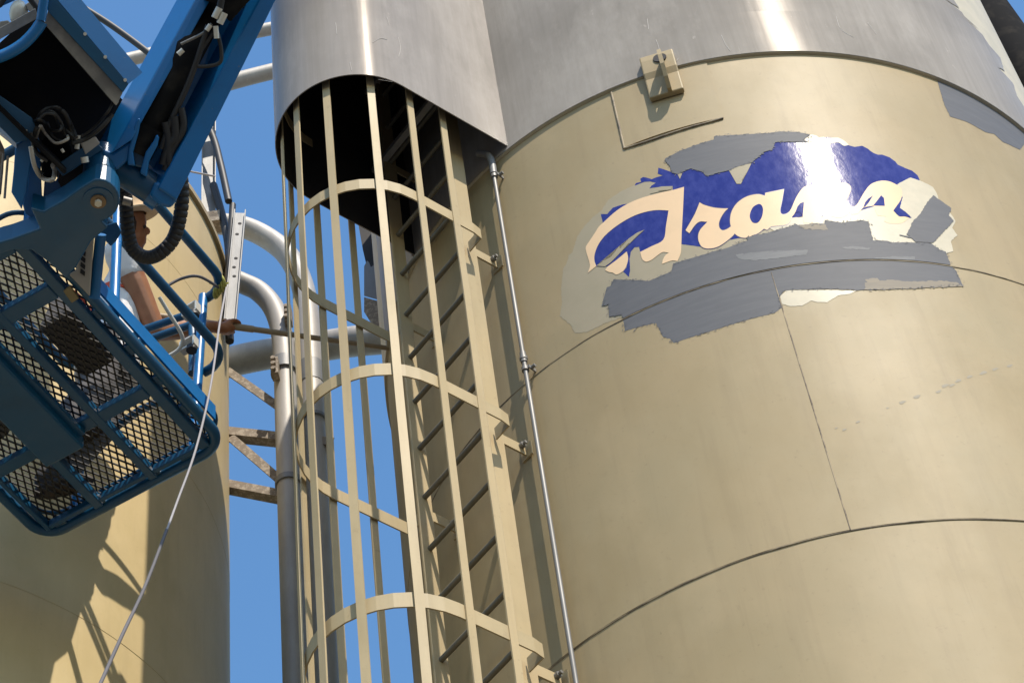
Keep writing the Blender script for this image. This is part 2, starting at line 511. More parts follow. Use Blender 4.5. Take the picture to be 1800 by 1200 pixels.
def paint(name, pts, mat, off, parent=tank, C=CR, course=6, zlo=None, zhi=None, jit=0.0, curved=False, rad=None, seed=0):
    if curved: pts = curve2(pts)
    base = rad if rad is not None else RAD[course]
    flat = [(a * base, z) for a, z in (on_tank(x, y, C, base) for x, y in pts)]
    if jit:
        out = []
        for i in range(len(flat)):
            p, q = Vector(flat[i]), Vector(flat[(i + 1) % len(flat)])
            k = max(1, int((q - p).length / 0.006))
            nrm = Vector(((q - p).y, -(q - p).x))
            if nrm.length: nrm.normalize()
            for j in range(k):
                r_ = p.lerp(q, j / k)
                w = noise.noise(Vector((r_.x * 70, r_.y * 70, seed))) + 0.7 * noise.noise(Vector((r_.x * 190, r_.y * 190, seed + 3)))
                out.append(tuple(r_ + nrm * w * jit))
        flat = out
    bm = bmesh.new()
    vs = [bm.verts.new((x, y, 0)) for x, y in flat]
    f = bm.faces.new(vs)
    bmesh.ops.triangulate(bm, faces=[f], ngon_method='EAR_CLIP')
    x0, x1 = min(p[0] for p in flat), max(p[0] for p in flat)
    st = D(1.4) * base
    k = int(x0 / st) - 1
    while k * st < x1:
        if k * st > x0:
            bmesh.ops.bisect_plane(bm, geom=bm.verts[:] + bm.edges[:] + bm.faces[:], plane_co=(k * st, 0, 0), plane_no=(1, 0, 0), dist=1e-6)
        k += 1
    for zz, no in ((zlo, -1), (zhi, 1)):
        if zz is not None:
            bmesh.ops.bisect_plane(bm, geom=bm.verts[:] + bm.edges[:] + bm.faces[:], plane_co=(0, zz, 0), plane_no=(0, no, 0), clear_outer=True, dist=1e-6)
    b = MB()
    bm.verts.index_update()
    b.add([cyl(C, base + off, v.co.x / base, v.co.y) for v in bm.verts], [tuple(v.index for v in f.verts) for f in bm.faces], False)
    bm.free()
    o = b.build(name, mat, parent)
    # outward-facing normals from the cylinder itself
    me = o.data
    org = ORG[tank.name] if parent == tank else Vector((0, 0, 0))
    flip = [p.index for p in me.polygons if p.normal.dot(Vector((p.center.x + org.x - C.x, p.center.y + org.y - C.y, 0))) < 0]
    if flip:
        bb = bmesh.new(); bb.from_mesh(me); bb.faces.ensure_lookup_table()
        bmesh.ops.reverse_faces(bb, faces=[bb.faces[i] for i in flip]); bb.to_mesh(me); bb.free()
    cn = [Vector((me.vertices[l.vertex_index].co.x + org.x - C.x, me.vertices[l.vertex_index].co.y + org.y - C.y, 0)).normalized() for l in me.loops]
    for p in me.polygons: p.use_smooth = True
    me.normals_split_custom_set([tuple(x) for x in cn])
    return o

zs5, zs6 = hgt(4.22), hgt(5.106)
SE = hgt(4.22) + 0.001
pale_left = Z1([(20, 830), (60, 770), (110, 710), (150, 670), (205, 630), (260, 545), (350, 480), (470, 425), (600, 385), (790, 400), (900, 600)]) + \
    Z5([(1100, 60), (1460, 50), (1610, 10), (1640, 40), (1450, 120), (1000, 270), (800, 420), (560, 640), (420, 690), (300, 750), (210, 760), (185, 705), (100, 640), (112, 560), (108, 420), (122, 305), (150, 250), (165, 200), (190, 180)])
paint('primer_smear', pale_left, M['pale_paint'], 0.0005, zlo=SE, jit=0.004, seed=1)
blue = Z1([(172, 1060), (140, 1000), (150, 900), (200, 800), (222, 722), (205, 650), (255, 652), (300, 602), (375, 577), (425, 570), (600, 520), (765, 470), (768, 437), (640, 442), (587, 450), (600, 430), (635, 408), (592, 397), (545, 400), (470, 430), (480, 410), (520, 402), (515, 375), (535, 362), (580, 372), (600, 380), (648, 362), (690, 350), (650, 335), (656, 290), (700, 303), (758, 325)]) + \
    Z2([(0, 330), (200, 260), (500, 160), (900, 90)]) + \
    Z3([(0, 95), (240, 92), (330, 70), (440, 60), (540, 66), (600, 98), (640, 137), (690, 150), (760, 140), (810, 165), (830, 182), (862, 205), (905, 222), (940, 220), (1010, 245), (1062, 282), (1085, 312), (1148, 340)]) + \
    Z4([(380, 236), (440, 258), (482, 292), (500, 330), (470, 350), (440, 420), (420, 520), (445, 615), (380, 640), (250, 600)]) + \
    Z3([(960, 780), (800, 760), (600, 800), (400, 790), (220, 785), (0, 830)]) + \
    Z2([(860, 905), (760, 960), (625, 985), (525, 1003), (400, 1060), (268, 1065), (95, 1040)]) + \
    Z1([(835, 888), (700, 860), (512, 948), (505, 908), (470, 910), (440, 945), (430, 1000), (434, 1090), (425, 1142), (380, 1100), (405, 1070), (415, 1000), (402, 945), (330, 1010), (252, 1062)])
paint('logo_field', blue, M['logo_blue'], 0.0009, zlo=SE, jit=0.0012, seed=2)
cloud = Z3([(215, 92), (250, 55), (285, 38), (340, 48), (390, 85), (440, 70), (500, 66), (540, 66), (600, 98), (637, 132), (590, 140), (540, 110), (470, 120), (448, 190), (400, 130), (330, 108), (270, 118)])
paint('primer_smear', cloud, M['white_paint'], 0.0013, curved=True)
pale_right = Z4([(350, 392), (330, 362), (380, 335), (430, 311), (500, 335), (560, 360), (600, 385), (626, 425), (640, 470), (720, 560), (770, 640), (745, 690), (782, 745), (735, 790), (752, 865), (700, 885), (640, 850), (560, 830), (440, 812), (250, 805), (140, 800), (-300, 720), (-560, 740), (-700, 640), (-520, 620), (-60, 600), (60, 560), (150, 530), (230, 530), (300, 560), (345, 605), (440, 617), (405, 580), (350, 540), (370, 460)])
paint('primer_smear', pale_right, M['white_paint'], 0.0013, zlo=SE, jit=0.002, seed=4)
# --- script letters, dark outlines a little larger underneath
def grow(pts, px):
    out = []
    s = 1 if area2(pts) > 0 else -1
    L = len(pts)
    for i in range(L):
        a, b_, c = Vector(pts[i - 1]), Vector(pts[i]), Vector(pts[(i + 1) % L])
        n1 = Vector(((b_ - a).y, -(b_ - a).x)); n2 = Vector(((c - b_).y, -(c - b_).x))
        nn = (n1.normalized() if n1.length else n1) + (n2.normalized() if n2.length else n2)
        if nn.length: nn.normalize()
        out.append(tuple(b_ + nn * px * s))
    return out
letter_T = Z1([(105, 1112), (122, 1050), (88, 920), (120, 860), (160, 800), (190, 752), (222, 722), (300, 650), (360, 605), (425, 568), (510, 532), (600, 505), (690, 482), (770, 465), (856, 440), (848, 620), (838, 800), (835, 900), (830, 960), (805, 1020), (770, 1015), (740, 1022), (685, 1042), (690, 1012), (710, 975), (738, 955), (690, 950), (650, 975), (600, 1012), (560, 1025), (530, 1005), (514, 948), (600, 905), (695, 852), (716, 740), (735, 625), (640, 622), (540, 640), (440, 678), (330, 745), (240, 820), (185, 895), (158, 970), (158, 1020), (172, 1058)])
foot_T = Z1([(240, 1090), (262, 1062), (330, 1010), (410, 945), (420, 1000), (405, 1060), (380, 1098), (330, 1125), (300, 1110), (270, 1105)])
letter_r = Z2([(260, 660), (300, 682), (380, 705), (450, 714), (522, 715), (490, 745), (455, 800), (438, 850), (443, 892), (470, 915), (510, 905), (548, 880), (580, 900), (585, 940), (530, 997), (440, 1060), (360, 1082), (290, 1072), (255, 1022), (248, 960), (270, 905), (332, 838), (262, 835), (215, 872), (167, 942), (132, 915), (170, 850), (215, 770), (245, 700)])
letter_a = Z2([(548, 880), (540, 820), (552, 750), (590, 682), (650, 630), (720, 598), (800, 586), (860, 600), (864, 574), (950, 558), (1032, 540), (1012, 650), (998, 720), (1002, 758), (1025, 772), (1060, 765), (1085, 745), (1105, 800), (1060, 862), (920, 880), (880, 912), (850, 900), (800, 940), (740, 965), (680, 984), (620, 972), (578, 938)])
letter_n = Z3([(88, 750), (112, 710), (150, 622), (190, 556), (230, 516), (280, 503), (340, 510), (388, 538), (412, 590), (440, 560), (480, 515), (520, 495), (580, 480), (630, 490), (658, 530), (640, 590), (612, 650), (622, 692), (650, 690), (640, 760), (560, 800), (480, 790), (466, 740), (458, 682), (398, 682), (384, 790), (370, 850), (220, 850), (214, 780), (222, 655), (180, 680), (140, 760), (100, 810), (60, 800)])
letter_s = Z3([(640, 692), (690, 695), (720, 665), (745, 622), (782, 560), (830, 500), (890, 470), (960, 460), (1030, 475), (1112, 525), (1125, 580), (1110, 640), (1060, 712), (1044, 735), (1092, 786), (1148, 790), (1190, 800), (1120, 850), (1000, 850), (960, 830), (980, 790), (900, 780), (860, 690), (770, 708), (720, 760), (660, 770)])
for nm, pts in (('letter_t', letter_T), ('letter_t', foot_T), ('letter_r', letter_r), ('letter_a', letter_a), ('letter_n', letter_n), ('letter_s', letter_s)):
    o = paint('letter_outline', curve2(grow(pts, 1.1)), M['navy'], 0.0015) if nm in ('letter_r', 'letter_a') else None
    paint(nm, pts, M['letter'], 0.0018, curved=True)
hole_a = Z2([(800, 675), (828, 685), (842, 725), (832, 790), (805, 835), (780, 850), (745, 842), (722, 800), (725, 755), (752, 702)])
holes = [hole_a,
         Z3([(145, 757), (165, 700), (190, 668), (226, 655), (214, 780), (180, 745)]),
         Z3([(395, 684), (460, 684), (470, 760), (425, 770), (386, 790)]),
         Z3([(768, 708), (785, 660), (815, 625), (857, 598), (820, 660), (790, 695)]),
         Z3([(858, 690), (895, 645), (932, 595), (958, 620), (966, 692)]),
         Z3([(1044, 735), (1090, 710), (1148, 750)]) + Z4([(435, 612), (390, 604), (345, 603)]),
         Z1([(845, 888), (985, 905), (985, 880), (860, 720)])]
for h_ in holes[:6]:
    paint('letter_counter', h_, M['logo_blue'], 0.0022, curved=len(h_) > 8)
slash = Z1([(548, 775), (490, 798), (430, 840), (360, 920), (300, 978), (172, 1056), (240, 1062), (285, 1030), (310, 1003), (400, 898), (480, 830)])
paint('primer_smear', slash, M['pale_paint'], 0.0022)
paint('primer_smear', Z2([(530, 368), (560, 420), (600, 490), (640, 490), (640, 352), (665, 375), (700, 376), (735, 303), (620, 325)]), M['pale_paint'], 0.0022)
paint('primer_smear', Z2([(58, 400), (80, 446), (102, 392)]), M['pale_paint'], 0.0022)
paint('primer_smear', Z1([(590, 495), (640, 470), (755, 462), (768, 435), (680, 438), (620, 452)]), M['pale_paint'], 0.0022)
# --- rolled-on grey paint
top_grey = Z1([(762, 332), (745, 280), (705, 225), (830, 157)]) + Z2([(100, 182), (260, 122), (390, 86), (398, 55), (700, 38), (900, 25), (1000, 10)]) + \
    Z3([(20, 12), (160, 15), (285, 40), (222, 88), (277, 112), (0, 107)]) + Z2([(950, 112), (932, 170), (850, 202), (740, 297), (620, 330), (520, 370), (320, 420), (290, 382), (180, 350), (60, 402)])
paint('paint_patch', top_grey, M['grey_paint'], 0.0026, jit=0.0022, seed=5)
main_grey = Z5([(485, 376), (740, 386), (905, 318), (915, 262), (1100, 207), (1300, 150), (1450, 95)]) + \
    Z6([(-190, 190), (0, 150), (220, 85), (235, 65), (320, 120), (400, 118), (385, 70), (495, 70), (500, 38), (660, 64), (720, 50), (830, 40), (882, 52), (905, 150), (925, 216), (1040, 220), (1100, 236), (1250, 235), (1430, 240), (1510, 300), (1560, 315), (1605, 435), (1650, 480), (1716, 622), (1620, 600), (1500, 622), (1250, 640), (1000, 648), (780, 652), (550, 640), (400, 646), (160, 652), (95, 692)]) + \
    Z5([(1675, 480), (1692, 580), (1640, 617), (1200, 742), (920, 832), (890, 800), (845, 790), (820, 742), (788, 686), (570, 745), (548, 630), (455, 642), (450, 556), (400, 566), (440, 430), (468, 420)])
paint('paint_patch', main_grey, M['grey_paint'], 0.0026, zlo=SE + 0.0005, jit=0.0022, seed=6)
paint('paint_patch', main_grey, M['grey_paint'], 0.0016, course=5, zhi=SE - 0.006, jit=0.0022, seed=7)
paint('paint_patch', Z4([(600, 447), (738, 545), (718, 598), (756, 640), (600, 804), (470, 797), (440, 772), (350, 750), (345, 742), (430, 760), (400, 740), (450, 640), (500, 590), (560, 490)]), M['grey_paint'], 0.0031, jit=0.003, seed=8)
paint('primer_smear', Z6([(107, 700), (162, 655), (400, 650), (640, 652), (780, 655), (720, 685), (620, 697), (520, 757), (440, 757), (380, 742), (300, 790), (200, 792), (122, 772)]), M['white_paint'], 0.0010, course=5, jit=0.002, seed=9)
ZR = zoomed(1500, 0, 4.0)
paint('paint_patch', ZR([(590, 570), (800, 660), (1100, 850), (1240, 960), (1170, 1055), (1050, 1000), (990, 945), (930, 932), (800, 860), (680, 822), (640, 740)]), M['grey_paint'], 0.0010, zhi=hgt(5.104), jit=0.003, seed=10)
# grey coat over the skirt with its ragged right edge
edge = [on_tank(x, y, CR, RS) for x, y in ZR([(1235, 800), (1200, 760), (1150, 680), (1120, 590), (1012, 475), (1060, 502), (1030, 410), (950, 320), (880, 210), (800, 150), (740, 60), (640, 0), (560, -60)])]
b = MB()
zz = []
for k in range(len(edge) - 1):
    (a0, z0), (a1, z1) = edge[k], edge[k + 1]
    for j in range(6):
        t = j / 6
        a = a0 + (a1 - a0) * t; z = z0 + (z1 - z0) * t
        zz.append((a + 0.006 * noise.noise(Vector((z * 30, a * 30, 0))), z))
zz = sorted(zz, key=lambda q: q[1])
zz = [(zz[0][0] + 0.03, hgt(5.107))] + [q for q in zz if q[1] > hgt(5.108)] + [(zz[-1][0] - 0.05, zz[-1][1] + 0.3), (zz[-1][0] - 0.02, TOP - 0.01)]
nA = 110
A0 = D(-165)
vs = [cyl(CR, RS + 0.003, A0 + (a - A0) * i / nA, z) for a, z in zz for i in range(nA + 1)]
b.add(vs, [(j * (nA + 1) + i, j * (nA + 1) + i + 1, (j + 1) * (nA + 1) + i + 1, (j + 1) * (nA + 1) + i) for j in range(len(zz) - 1) for i in range(nA)], True)
b.build('grey_coat', M['skirt_grey'], tank)
# scuffed row on the plate right of the seam
sc = []
for (x, y), rr in zip([(1484, 755), (1470, 752), (1437, 780), (1508, 741), (1560, 717), (1586, 707), (1612, 697), (1650, 688), (1661, 678), (1673, 677), (1684, 669), (1704, 662), (1728, 655), (1749, 649), (1405, 799), (1775, 643)],
                      [3, 2, 4, 3, 2, 4.5, 5, 4, 5, 4, 4.5, 4, 5, 4, 3, 4]):
    pts = [(x + rr * 1.25 * math.cos(t) * (1 + 0.3 * math.sin(3 * t + x)), y + rr * 0.6 * math.sin(t) - rr * 0.35 * math.cos(t)) for t in [k * math.pi / 5 for k in range(10)]]
    paint('scuff_mark', pts, M['scuff'], 0.0006, course=5)

# thinner, dry-brushed areas of the grey coat
M['thin_grey'] = mat_paint('thin_grey_coat', (0.165, 0.167, 0.172), (0.21, 0.21, 0.21), 0.6, (3, 3, 40))
M['thin_taupe'] = mat_paint('thin_taupe_coat', (0.235, 0.205, 0.165), (0.29, 0.245, 0.18), 0.6, (3, 3, 40))
for k, (pts, mt, crs, off) in enumerate((
        ([(-280, 345), (-150, 325), (0, 312), (180, 308), (352, 300), (338, 345), (180, 362), (60, 378), (-120, 392), (-260, 380)], 'thin_grey', 6, 0.0029),
        ([(640, 280), (760, 268), (900, 285), (880, 300), (700, 296)], 'thin_grey', 6, 0.0029),
        ([(900, 375), (1100, 360), (1290, 362), (1290, 388), (1100, 392), (920, 392)], 'thin_grey', 6, 0.0029),
        ([(270, 82), (385, 72), (500, 78), (530, 122), (420, 124), (320, 120)], 'thin_taupe', 6, 0.0029),
        ([(850, 590), (980, 575), (1080, 560), (1250, 580), (1500, 570), (1660, 585), (1715, 620), (1500, 628), (1250, 640), (1000, 646), (850, 648)], 'thin_taupe', 5, 0.0020),
        ([(855, 560), (960, 545), (990, 580), (880, 605)], 'thin_taupe', 5, 0.0021))):
    z_ = dict(zlo=SE + 0.0005) if crs == 6 else dict(zhi=SE - 0.006)
    paint('thin_coat', Z6(pts), M[mt], off, course=crs, jit=0.005, seed=20 + k, **z_)
# roller flecks and dry edges along the outlines of the grey coat
rf = random.Random(5)
b = MB()
for poly, crs, lo_, hi_ in ((main_grey, 5, None, SE - 0.01), (main_grey, 6, SE + 0.01, None), (top_grey, 6, SE, None)):
    base = RAD[crs]
    F = [Vector((a * base, z)) for a, z in (on_tank(x, y, CR, base) for x, y in poly)]
    for i in range(len(F)):
        p, q = F[i], F[(i + 1) % len(F)]
        L = (q - p).length
        if L < 0.02: continue
        d = (q - p) / L; nn = Vector((d.y, -d.x))
        for _ in range(int(L / 0.008)):
            c = p + d * rf.uniform(0, L) + nn * rf.gauss(0, 0.0055)
            if (lo_ and c.y < lo_) or (hi_ and c.y > hi_): continue
            l_, w_ = rf.uniform(0.002, 0.008), rf.uniform(0.0008, 0.0026)
            dd = d.lerp(Vector((1, 0.15)).normalized(), rf.random()).normalized(); pp = Vector((-dd.y, dd.x))
            ring = [c - dd * l_ * rf.uniform(.7, 1), c - dd * l_ * 0.3 - pp * w_, c + dd * l_ * 0.4 - pp * w_ * rf.uniform(.3, 1), c + dd * l_ * rf.uniform(.7, 1), c + dd * l_ * 0.3 + pp * w_, c - dd * l_ * 0.4 + pp * w_ * rf.uniform(.3, 1)]
            b.add([cyl(CR, base + 0.0033, r_.x / base, r_.y) for r_ in ring], [tuple(range(6))])
tag(b.build('paint_flecks', M['grey_paint'], tank), kind='stuff')
# pale scratches in the skirt
M['scratch'], _, _ = principled('bare_scratch', (0.43, 0.40, 0.37), 0.5)
for pts in ([(1138, 34), (1140, 52)], [(1153, 70), (1158, 84), (1160, 97)], [(1183, 104), (1189, 108), (1192, 103)], [(1470, 30), (1478, 52), (1500, 66)], [(1268, 62), (1276, 80), (1284, 90)], [(1525, 40), (1540, 60)]):
    P = smooth_path([cyl(CR, RS + 0.0035, *on_tank(x, y, CR, RS + 0.003)) for x, y in pts], 6)
    MB().tube(P, 0.0010, 5).build('scratch', M['scratch'], tank)

# --- doubler plate with weld on two sides, lifting lug over the skirt edge
a0, a1 = D(-106.7), D(-92.3)
z0, z1 = hgt(4.845), hgt(5.104)
MB().sheet(CR, R + 0.005, a0, a1, z0, z1, 0.006, 0.8).build('doubler_plate', M['cream'], tank, recalc=False)
for pts in ([(1098, 262), (1140, 249), (1200, 229), (1250, 215), (1271, 209)], [(1075, 163), (1083, 197), (1090, 228), (1098, 262)]):
    P = smooth_path([cyl(CR, R + 0.002, *on_tank(x, y, CR, R)) for x, y in pts], 10)
    MB().tube(P, [0.006 * (1 + 0.35 * noise.noise(Vector((i * 0.7, 0, 0)))) for i in range(len(P))], 6).build('weld_seam', M['seam'], tank)
al = D(-99.0)
er = Vector((math.cos(al), math.sin(al), 0)); et = Vector((-math.sin(al), math.cos(al), 0)); ez = Vector((0, 0, 1))
def lugp(t, r, z): return CR + er * (R + r) + et * t + ez * z
prof = [(0.006, hgt(4.985)), (0.034, hgt(4.985)), (0.034, hgt(5.065)), (0.046, hgt(5.085)), (0.052, hgt(5.135)), (0.050, hgt(5.16)), (0.016, hgt(5.16)), (0.016, hgt(5.112)), (0.006, hgt(5.10))]
b = MB()
b.hexa([lugp(-0.076, r, z) for r, z in prof], [lugp(0.076, r, z) for r, z in prof])
lug = bevel(b.build('lifting_lug', M['cream'], tank), 0.006, 2)
fin_out = [(0.034, hgt(4.985)), (0.06, hgt(4.98)), (0.10, hgt(5.0)), (0.13, hgt(5.035)), (0.138, hgt(5.07)), (0.13, hgt(5.10)), (0.10, hgt(5.115)), (0.05, hgt(5.115))]
fin_hole = [(0.06 + 0.0 + 0.030 * math.cos(t) + 0.028, hgt(5.05) + 0.036 * math.sin(t)) for t in [k * 2 * math.pi / 8 for k in range(8)]]
def ring_solid(outer, inner, off0, off1):
    no, ni = len(outer), len(inner)
    b = MB()
    bm = bmesh.new()
    vo = [bm.verts.new((p[0], p[1], 0)) for p in outer]; vi = [bm.verts.new((p[0], p[1], 0)) for p in inner]
    ed = [bm.edges.new((vo[i], vo[(i + 1) % no])) for i in range(no)] + [bm.edges.new((vi[i], vi[(i + 1) % ni])) for i in range(ni)]
    bmesh.ops.triangle_fill(bm, edges=ed, use_beauty=True, use_dissolve=False)
    bm.verts.index_update()
    F = [tuple(v.index for v in f.verts) for f in bm.faces]
    bm.free()
    allp = outer + inner
    n_ = len(allp)
    b.add([lugp(off0, r, z) for r, z in allp] + [lugp(off1, r, z) for r, z in allp],
          F + [tuple(i + n_ for i in f) for f in F] + [(i, (i + 1) % no, n_ + (i + 1) % no, n_ + i) for i in range(no)] +
          [(no + i, no + (i + 1) % ni, n_ + no + (i + 1) % ni, n_ + no + i) for i in range(ni)])
    return b
ring_solid(fin_out, fin_hole, 0.008, 0.026).build('lug_fin', M['cream'], lug)
MB().tube([lugp(0.012, 0.046, hgt(5.13)), lugp(0.012, 0.056, hgt(5.13))], 0.030, 16).build('lug_recess', M['shade_black'], lug)

# ------------------------------------------------------------------ ladder with safety cage and its shroud
aN = D(-136.3)
n_ = Vector((math.cos(aN), math.sin(aN), 0)); t_ = Vector((n_.y, -n_.x, 0)); up = Vector((0, 0, 1))
R0 = Vector((-0.068 * S, 3.4185 * S, 0))
def lad(s, q, h):            # ladder frame: along the rungs, outward, height (tank radii)
    return R0 + t_ * (s * S) + n_ * (q * S) + up * hgt(h)
def upath(c, half, q0, qe_r, qe_l, z, k=18):
    """U in plan: leg, half circle, leg"""
    P = [(c - half, qe_r), (c - half, q0)]
    P += [(c - half * math.cos(math.pi * i / k), q0 + half * math.sin(math.pi * i / k)) for i in range(1, k)]
    P += [(c + half, q0), (c + half, qe_l)]
    return P
ladder = thing('caged_ladder', 'cream caged ladder running up the tank side into the grey sheet metal shroud', 'ladder', tuple(lad(0.13, 0.1, 0) - up * hgt(0)))
for s in (0.0, 0.2687):
    bevel(MB().bar(lad(s, 0, -0.85), lad(s, 0, 6.5), 0.070, 0.012, n_).build('stringer', M['ladder'], ladder), 0.002, 1)
hr = 4.048 - 0.1713 * 27
b = MB().tube([lad(0.0, 0, hr), lad(0.2687, 0, hr)], 0.0115, 10)
rung = b.build('rung', M['rung'], ladder)
for k in range(1, 41):
    dup(rung, (0, 0, 0.1713 * S * k))
def hoop(h):
    P = upath(0.128, 0.189, 0.215, 0.035, 0.03, h)
    P = [(-0.012, 0.012), (-0.058, 0.012)] + P + [(0.317, 0.012), (0.28, 0.012)]
    hh = 0.0195
    b = MB()
    th = 0.0034
    outer, inner = [], []
    for i, (s, q) in enumerate(P):
        a = Vector(P[max(i - 1, 0)]); c = Vector(P[min(i + 1, len(P) - 1)])
        d = (c - a).normalized(); nn = Vector((-d.y, d.x))
        outer.append((s + nn.x * th, q + nn.y * th)); inner.append((s - nn.x * th * 0, q - nn.y * th * 0))
    m = len(P)
    V = [lad(*p, h - hh) for p in outer] + [lad(*p, h + hh) for p in outer] + [lad(*p, h - hh) for p in inner] + [lad(*p, h + hh) for p in inner]
    F = []
    for i in range(m - 1):
        F += [(i, i + 1, m + i + 1, m + i), (2 * m + i, 3 * m + i, 3 * m + i + 1, 2 * m + i + 1), (i, 2 * m + i, 2 * m + i + 1, i + 1), (m + i, m + i + 1, 3 * m + i + 1, 3 * m + i)]
    F += [(0, m, 3 * m, 2 * m), (m - 1, 3 * m - 1, 4 * m - 1, 2 * m - 1)]
    b.add(V, F, False)
    return b.build('cage_hoop', M['ladder'], ladder)
HOOPS = [1.165, 1.87, 2.575, 3.28, 3.985, 4.69, 5.395, 6.1]
h0 = hoop(HOOPS[0])
for h in HOOPS[1:]:
    dup(h0, (0, 0, (h - HOOPS[0]) * S))
c0 = Vector((0.128, 0.215))
for s, q in ((-0.061, 0.088), (-0.064, 0.194), (-0.047, 0.300), (0.019, 0.386), (0.108, 0.415), (0.2, 0.396), (0.314, 0.295), (0.322, 0.212), (0.322, 0.102)):
    o_ = Vector((s, q)) - c0
    if q < 0.2: o_ = Vector((-1 if s < 0.1 else 1, 0))
    o_.normalize()
    pc = Vector((s, q)) + o_ * 0.0036
    out3 = t_ * o_.x + n_ * o_.y
    side = out3.cross(up)
    b = MB()
    V = []
    nseg = 40
    for k in range(nseg + 1):
        h = 1.1 + 5.2 * k / nseg
        w1 = noise.noise(Vector((h * 1.7, pc.x * 40, 1))) * 0.0032 + noise.noise(Vector((h * 6, pc.y * 40, 2))) * 0.0009
        w2 = noise.noise(Vector((h * 1.7, pc.y * 40, 7))) * 0.0020
        c = lad(pc.x, pc.y, h) + side * w1 + out3 * (w2 + 0.001)
        V += [c - side * 0.0165 - out3 * 0.0035, c + side * 0.0165 - out3 * 0.0035, c + side * 0.0165 + out3 * 0.0035, c - side * 0.0165 + out3 * 0.0035]
    F = [(k * 4 + a, k * 4 + (a + 1) % 4, k * 4 + 4 + (a + 1) % 4, k * 4 + 4 + a) for k in range(nseg) for a in range(4)]
    F += [(0, 1, 2, 3), tuple(nseg * 4 + a for a in range(4))]
    b.add(V, F).build('cage_bar', M['ladder'], ladder)
for h in HOOPS:
    for s in (0.0, 0.2687):
        p = lad(s, -0.012, h + 0.012)
        q2 = lad(s, 0, h)
        # run in to the shell
        d = -n_
        o2 = p - CR; o2.z = 0
        bq = o2.dot(d); cq = o2.length_squared - (R + 0.001) ** 2
        L = -bq - math.sqrt(max(bq * bq - cq, 0))
        e = p + d * L
        br = MB().bar(p, e, 0.052, 0.008, up)
        br.box(e - d * 0.004, t_ * 0.030, up * 0.036, d * 0.004)
        br = br.build('wall_bracket', M['ladder'], ladder)
        c = p + d * (L - 0.035) + up * 0.008
        sd = -t_
        MB().tube([c, c + sd * 0.022], 0.013, 6).tube([c + sd * 0.022, c + sd * 0.036], 0.007, 8).build('bolt', M['chrome'], br)

shroud = thing('ladder_shroud', 'curved grey sheet metal shroud wrapping the top of the caged ladder beside the tank', 'shroud', tuple(lad(0.11, 0.2, 0) - up * hgt(0)))
HB, HT = 5.12, 6.86
def shroud_plan(grow_):
    c, half, q0 = 0.112, 0.207 + grow_, 0.233
    k = 40
    P = [(c - half, q) for q in (-0.118, -0.04, 0.06, 0.15)]
    P += [(c - half * math.cos(math.pi * i / k), q0 + half * math.sin(math.pi * i / k)) for i in range(k + 1)]
    P += [(c + half, q) for q in (0.15, 0.06, -0.04, -0.108)]
    return P
po, pi_ = shroud_plan(0.0), shroud_plan(-0.0025)
m = len(po)
b = MB()
b.add([lad(*p, h) for h in (HB, 5.6, 6.1, 6.6, HT) for p in po], [(j * m + i, j * m + i + 1, (j + 1) * m + i + 1, (j + 1) * m + i) for j in range(4) for i in range(m - 1)], True)
b.add([lad(*p, HB) for p in po] + [lad(*p, HB) for p in pi_], [(i, i + m, i + m + 1, i + 1) for i in range(m - 1)])
b.build('shroud_sheet', M['shroud'], shroud, recalc=False)
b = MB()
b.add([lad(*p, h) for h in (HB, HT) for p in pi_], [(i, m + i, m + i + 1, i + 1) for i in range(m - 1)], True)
b.build('shroud_inner_shade', M['shade_black'], shroud, recalc=False)  # near-black inner sheet, shade of the shroud interior put into its colour
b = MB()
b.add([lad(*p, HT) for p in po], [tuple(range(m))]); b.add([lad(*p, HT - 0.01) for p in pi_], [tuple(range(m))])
b.build('shroud_shade_cap', M['shade_black'], shroud)  # closed top added to keep the shroud interior dark
def shroud_hit(px, py):
    """where a sight line meets the curved front of the shroud"""
    C_ = lad(0.112, 0.233, 0); r_ = 0.207 * S
    a, z = on_tank(px, py, C_, r_ + 0.001)
    return cyl(C_, r_ + 0.001, a, z)
for pts in ([(700, 66), (704, 84), (701, 100)], [(742, 80), (747, 98), (742, 122), (738, 134)], [(665, 140), (690, 144)], [(615, 110), (618, 124)], [(590, 40), (592, 60)], [(680, 30), (684, 44)], [(655, 75), (668, 68), (680, 70)]):
    MB().tube(smooth_path([shroud_hit(x, y) for x, y in pts], 5), 0.0009, 5).build('scratch', M['scratch'], shroud)
# flange seam where the shroud meets the skirt
for p in (po[0], po[-1]):
    sg = -1 if p is po[0] else 1
    b = MB().bar(lad(p[0] + sg * 0.004, p[1] + 0.012, HB + 0.002), lad(p[0] + sg * 0.004, p[1] + 0.012, HT), 0.03, 0.004, n_)
    b.build('shroud_flange', M['shroud'], shroud)
for k in range(2):
    MB().bar(lad(0.115 - 0.2, 0.02, 5.42 + k * 0.4), lad(0.115 + 0.2, 0.02, 5.42 + k * 0.4), 0.03, 0.03, up).build('cross_brace', M['galv_old'], shroud)

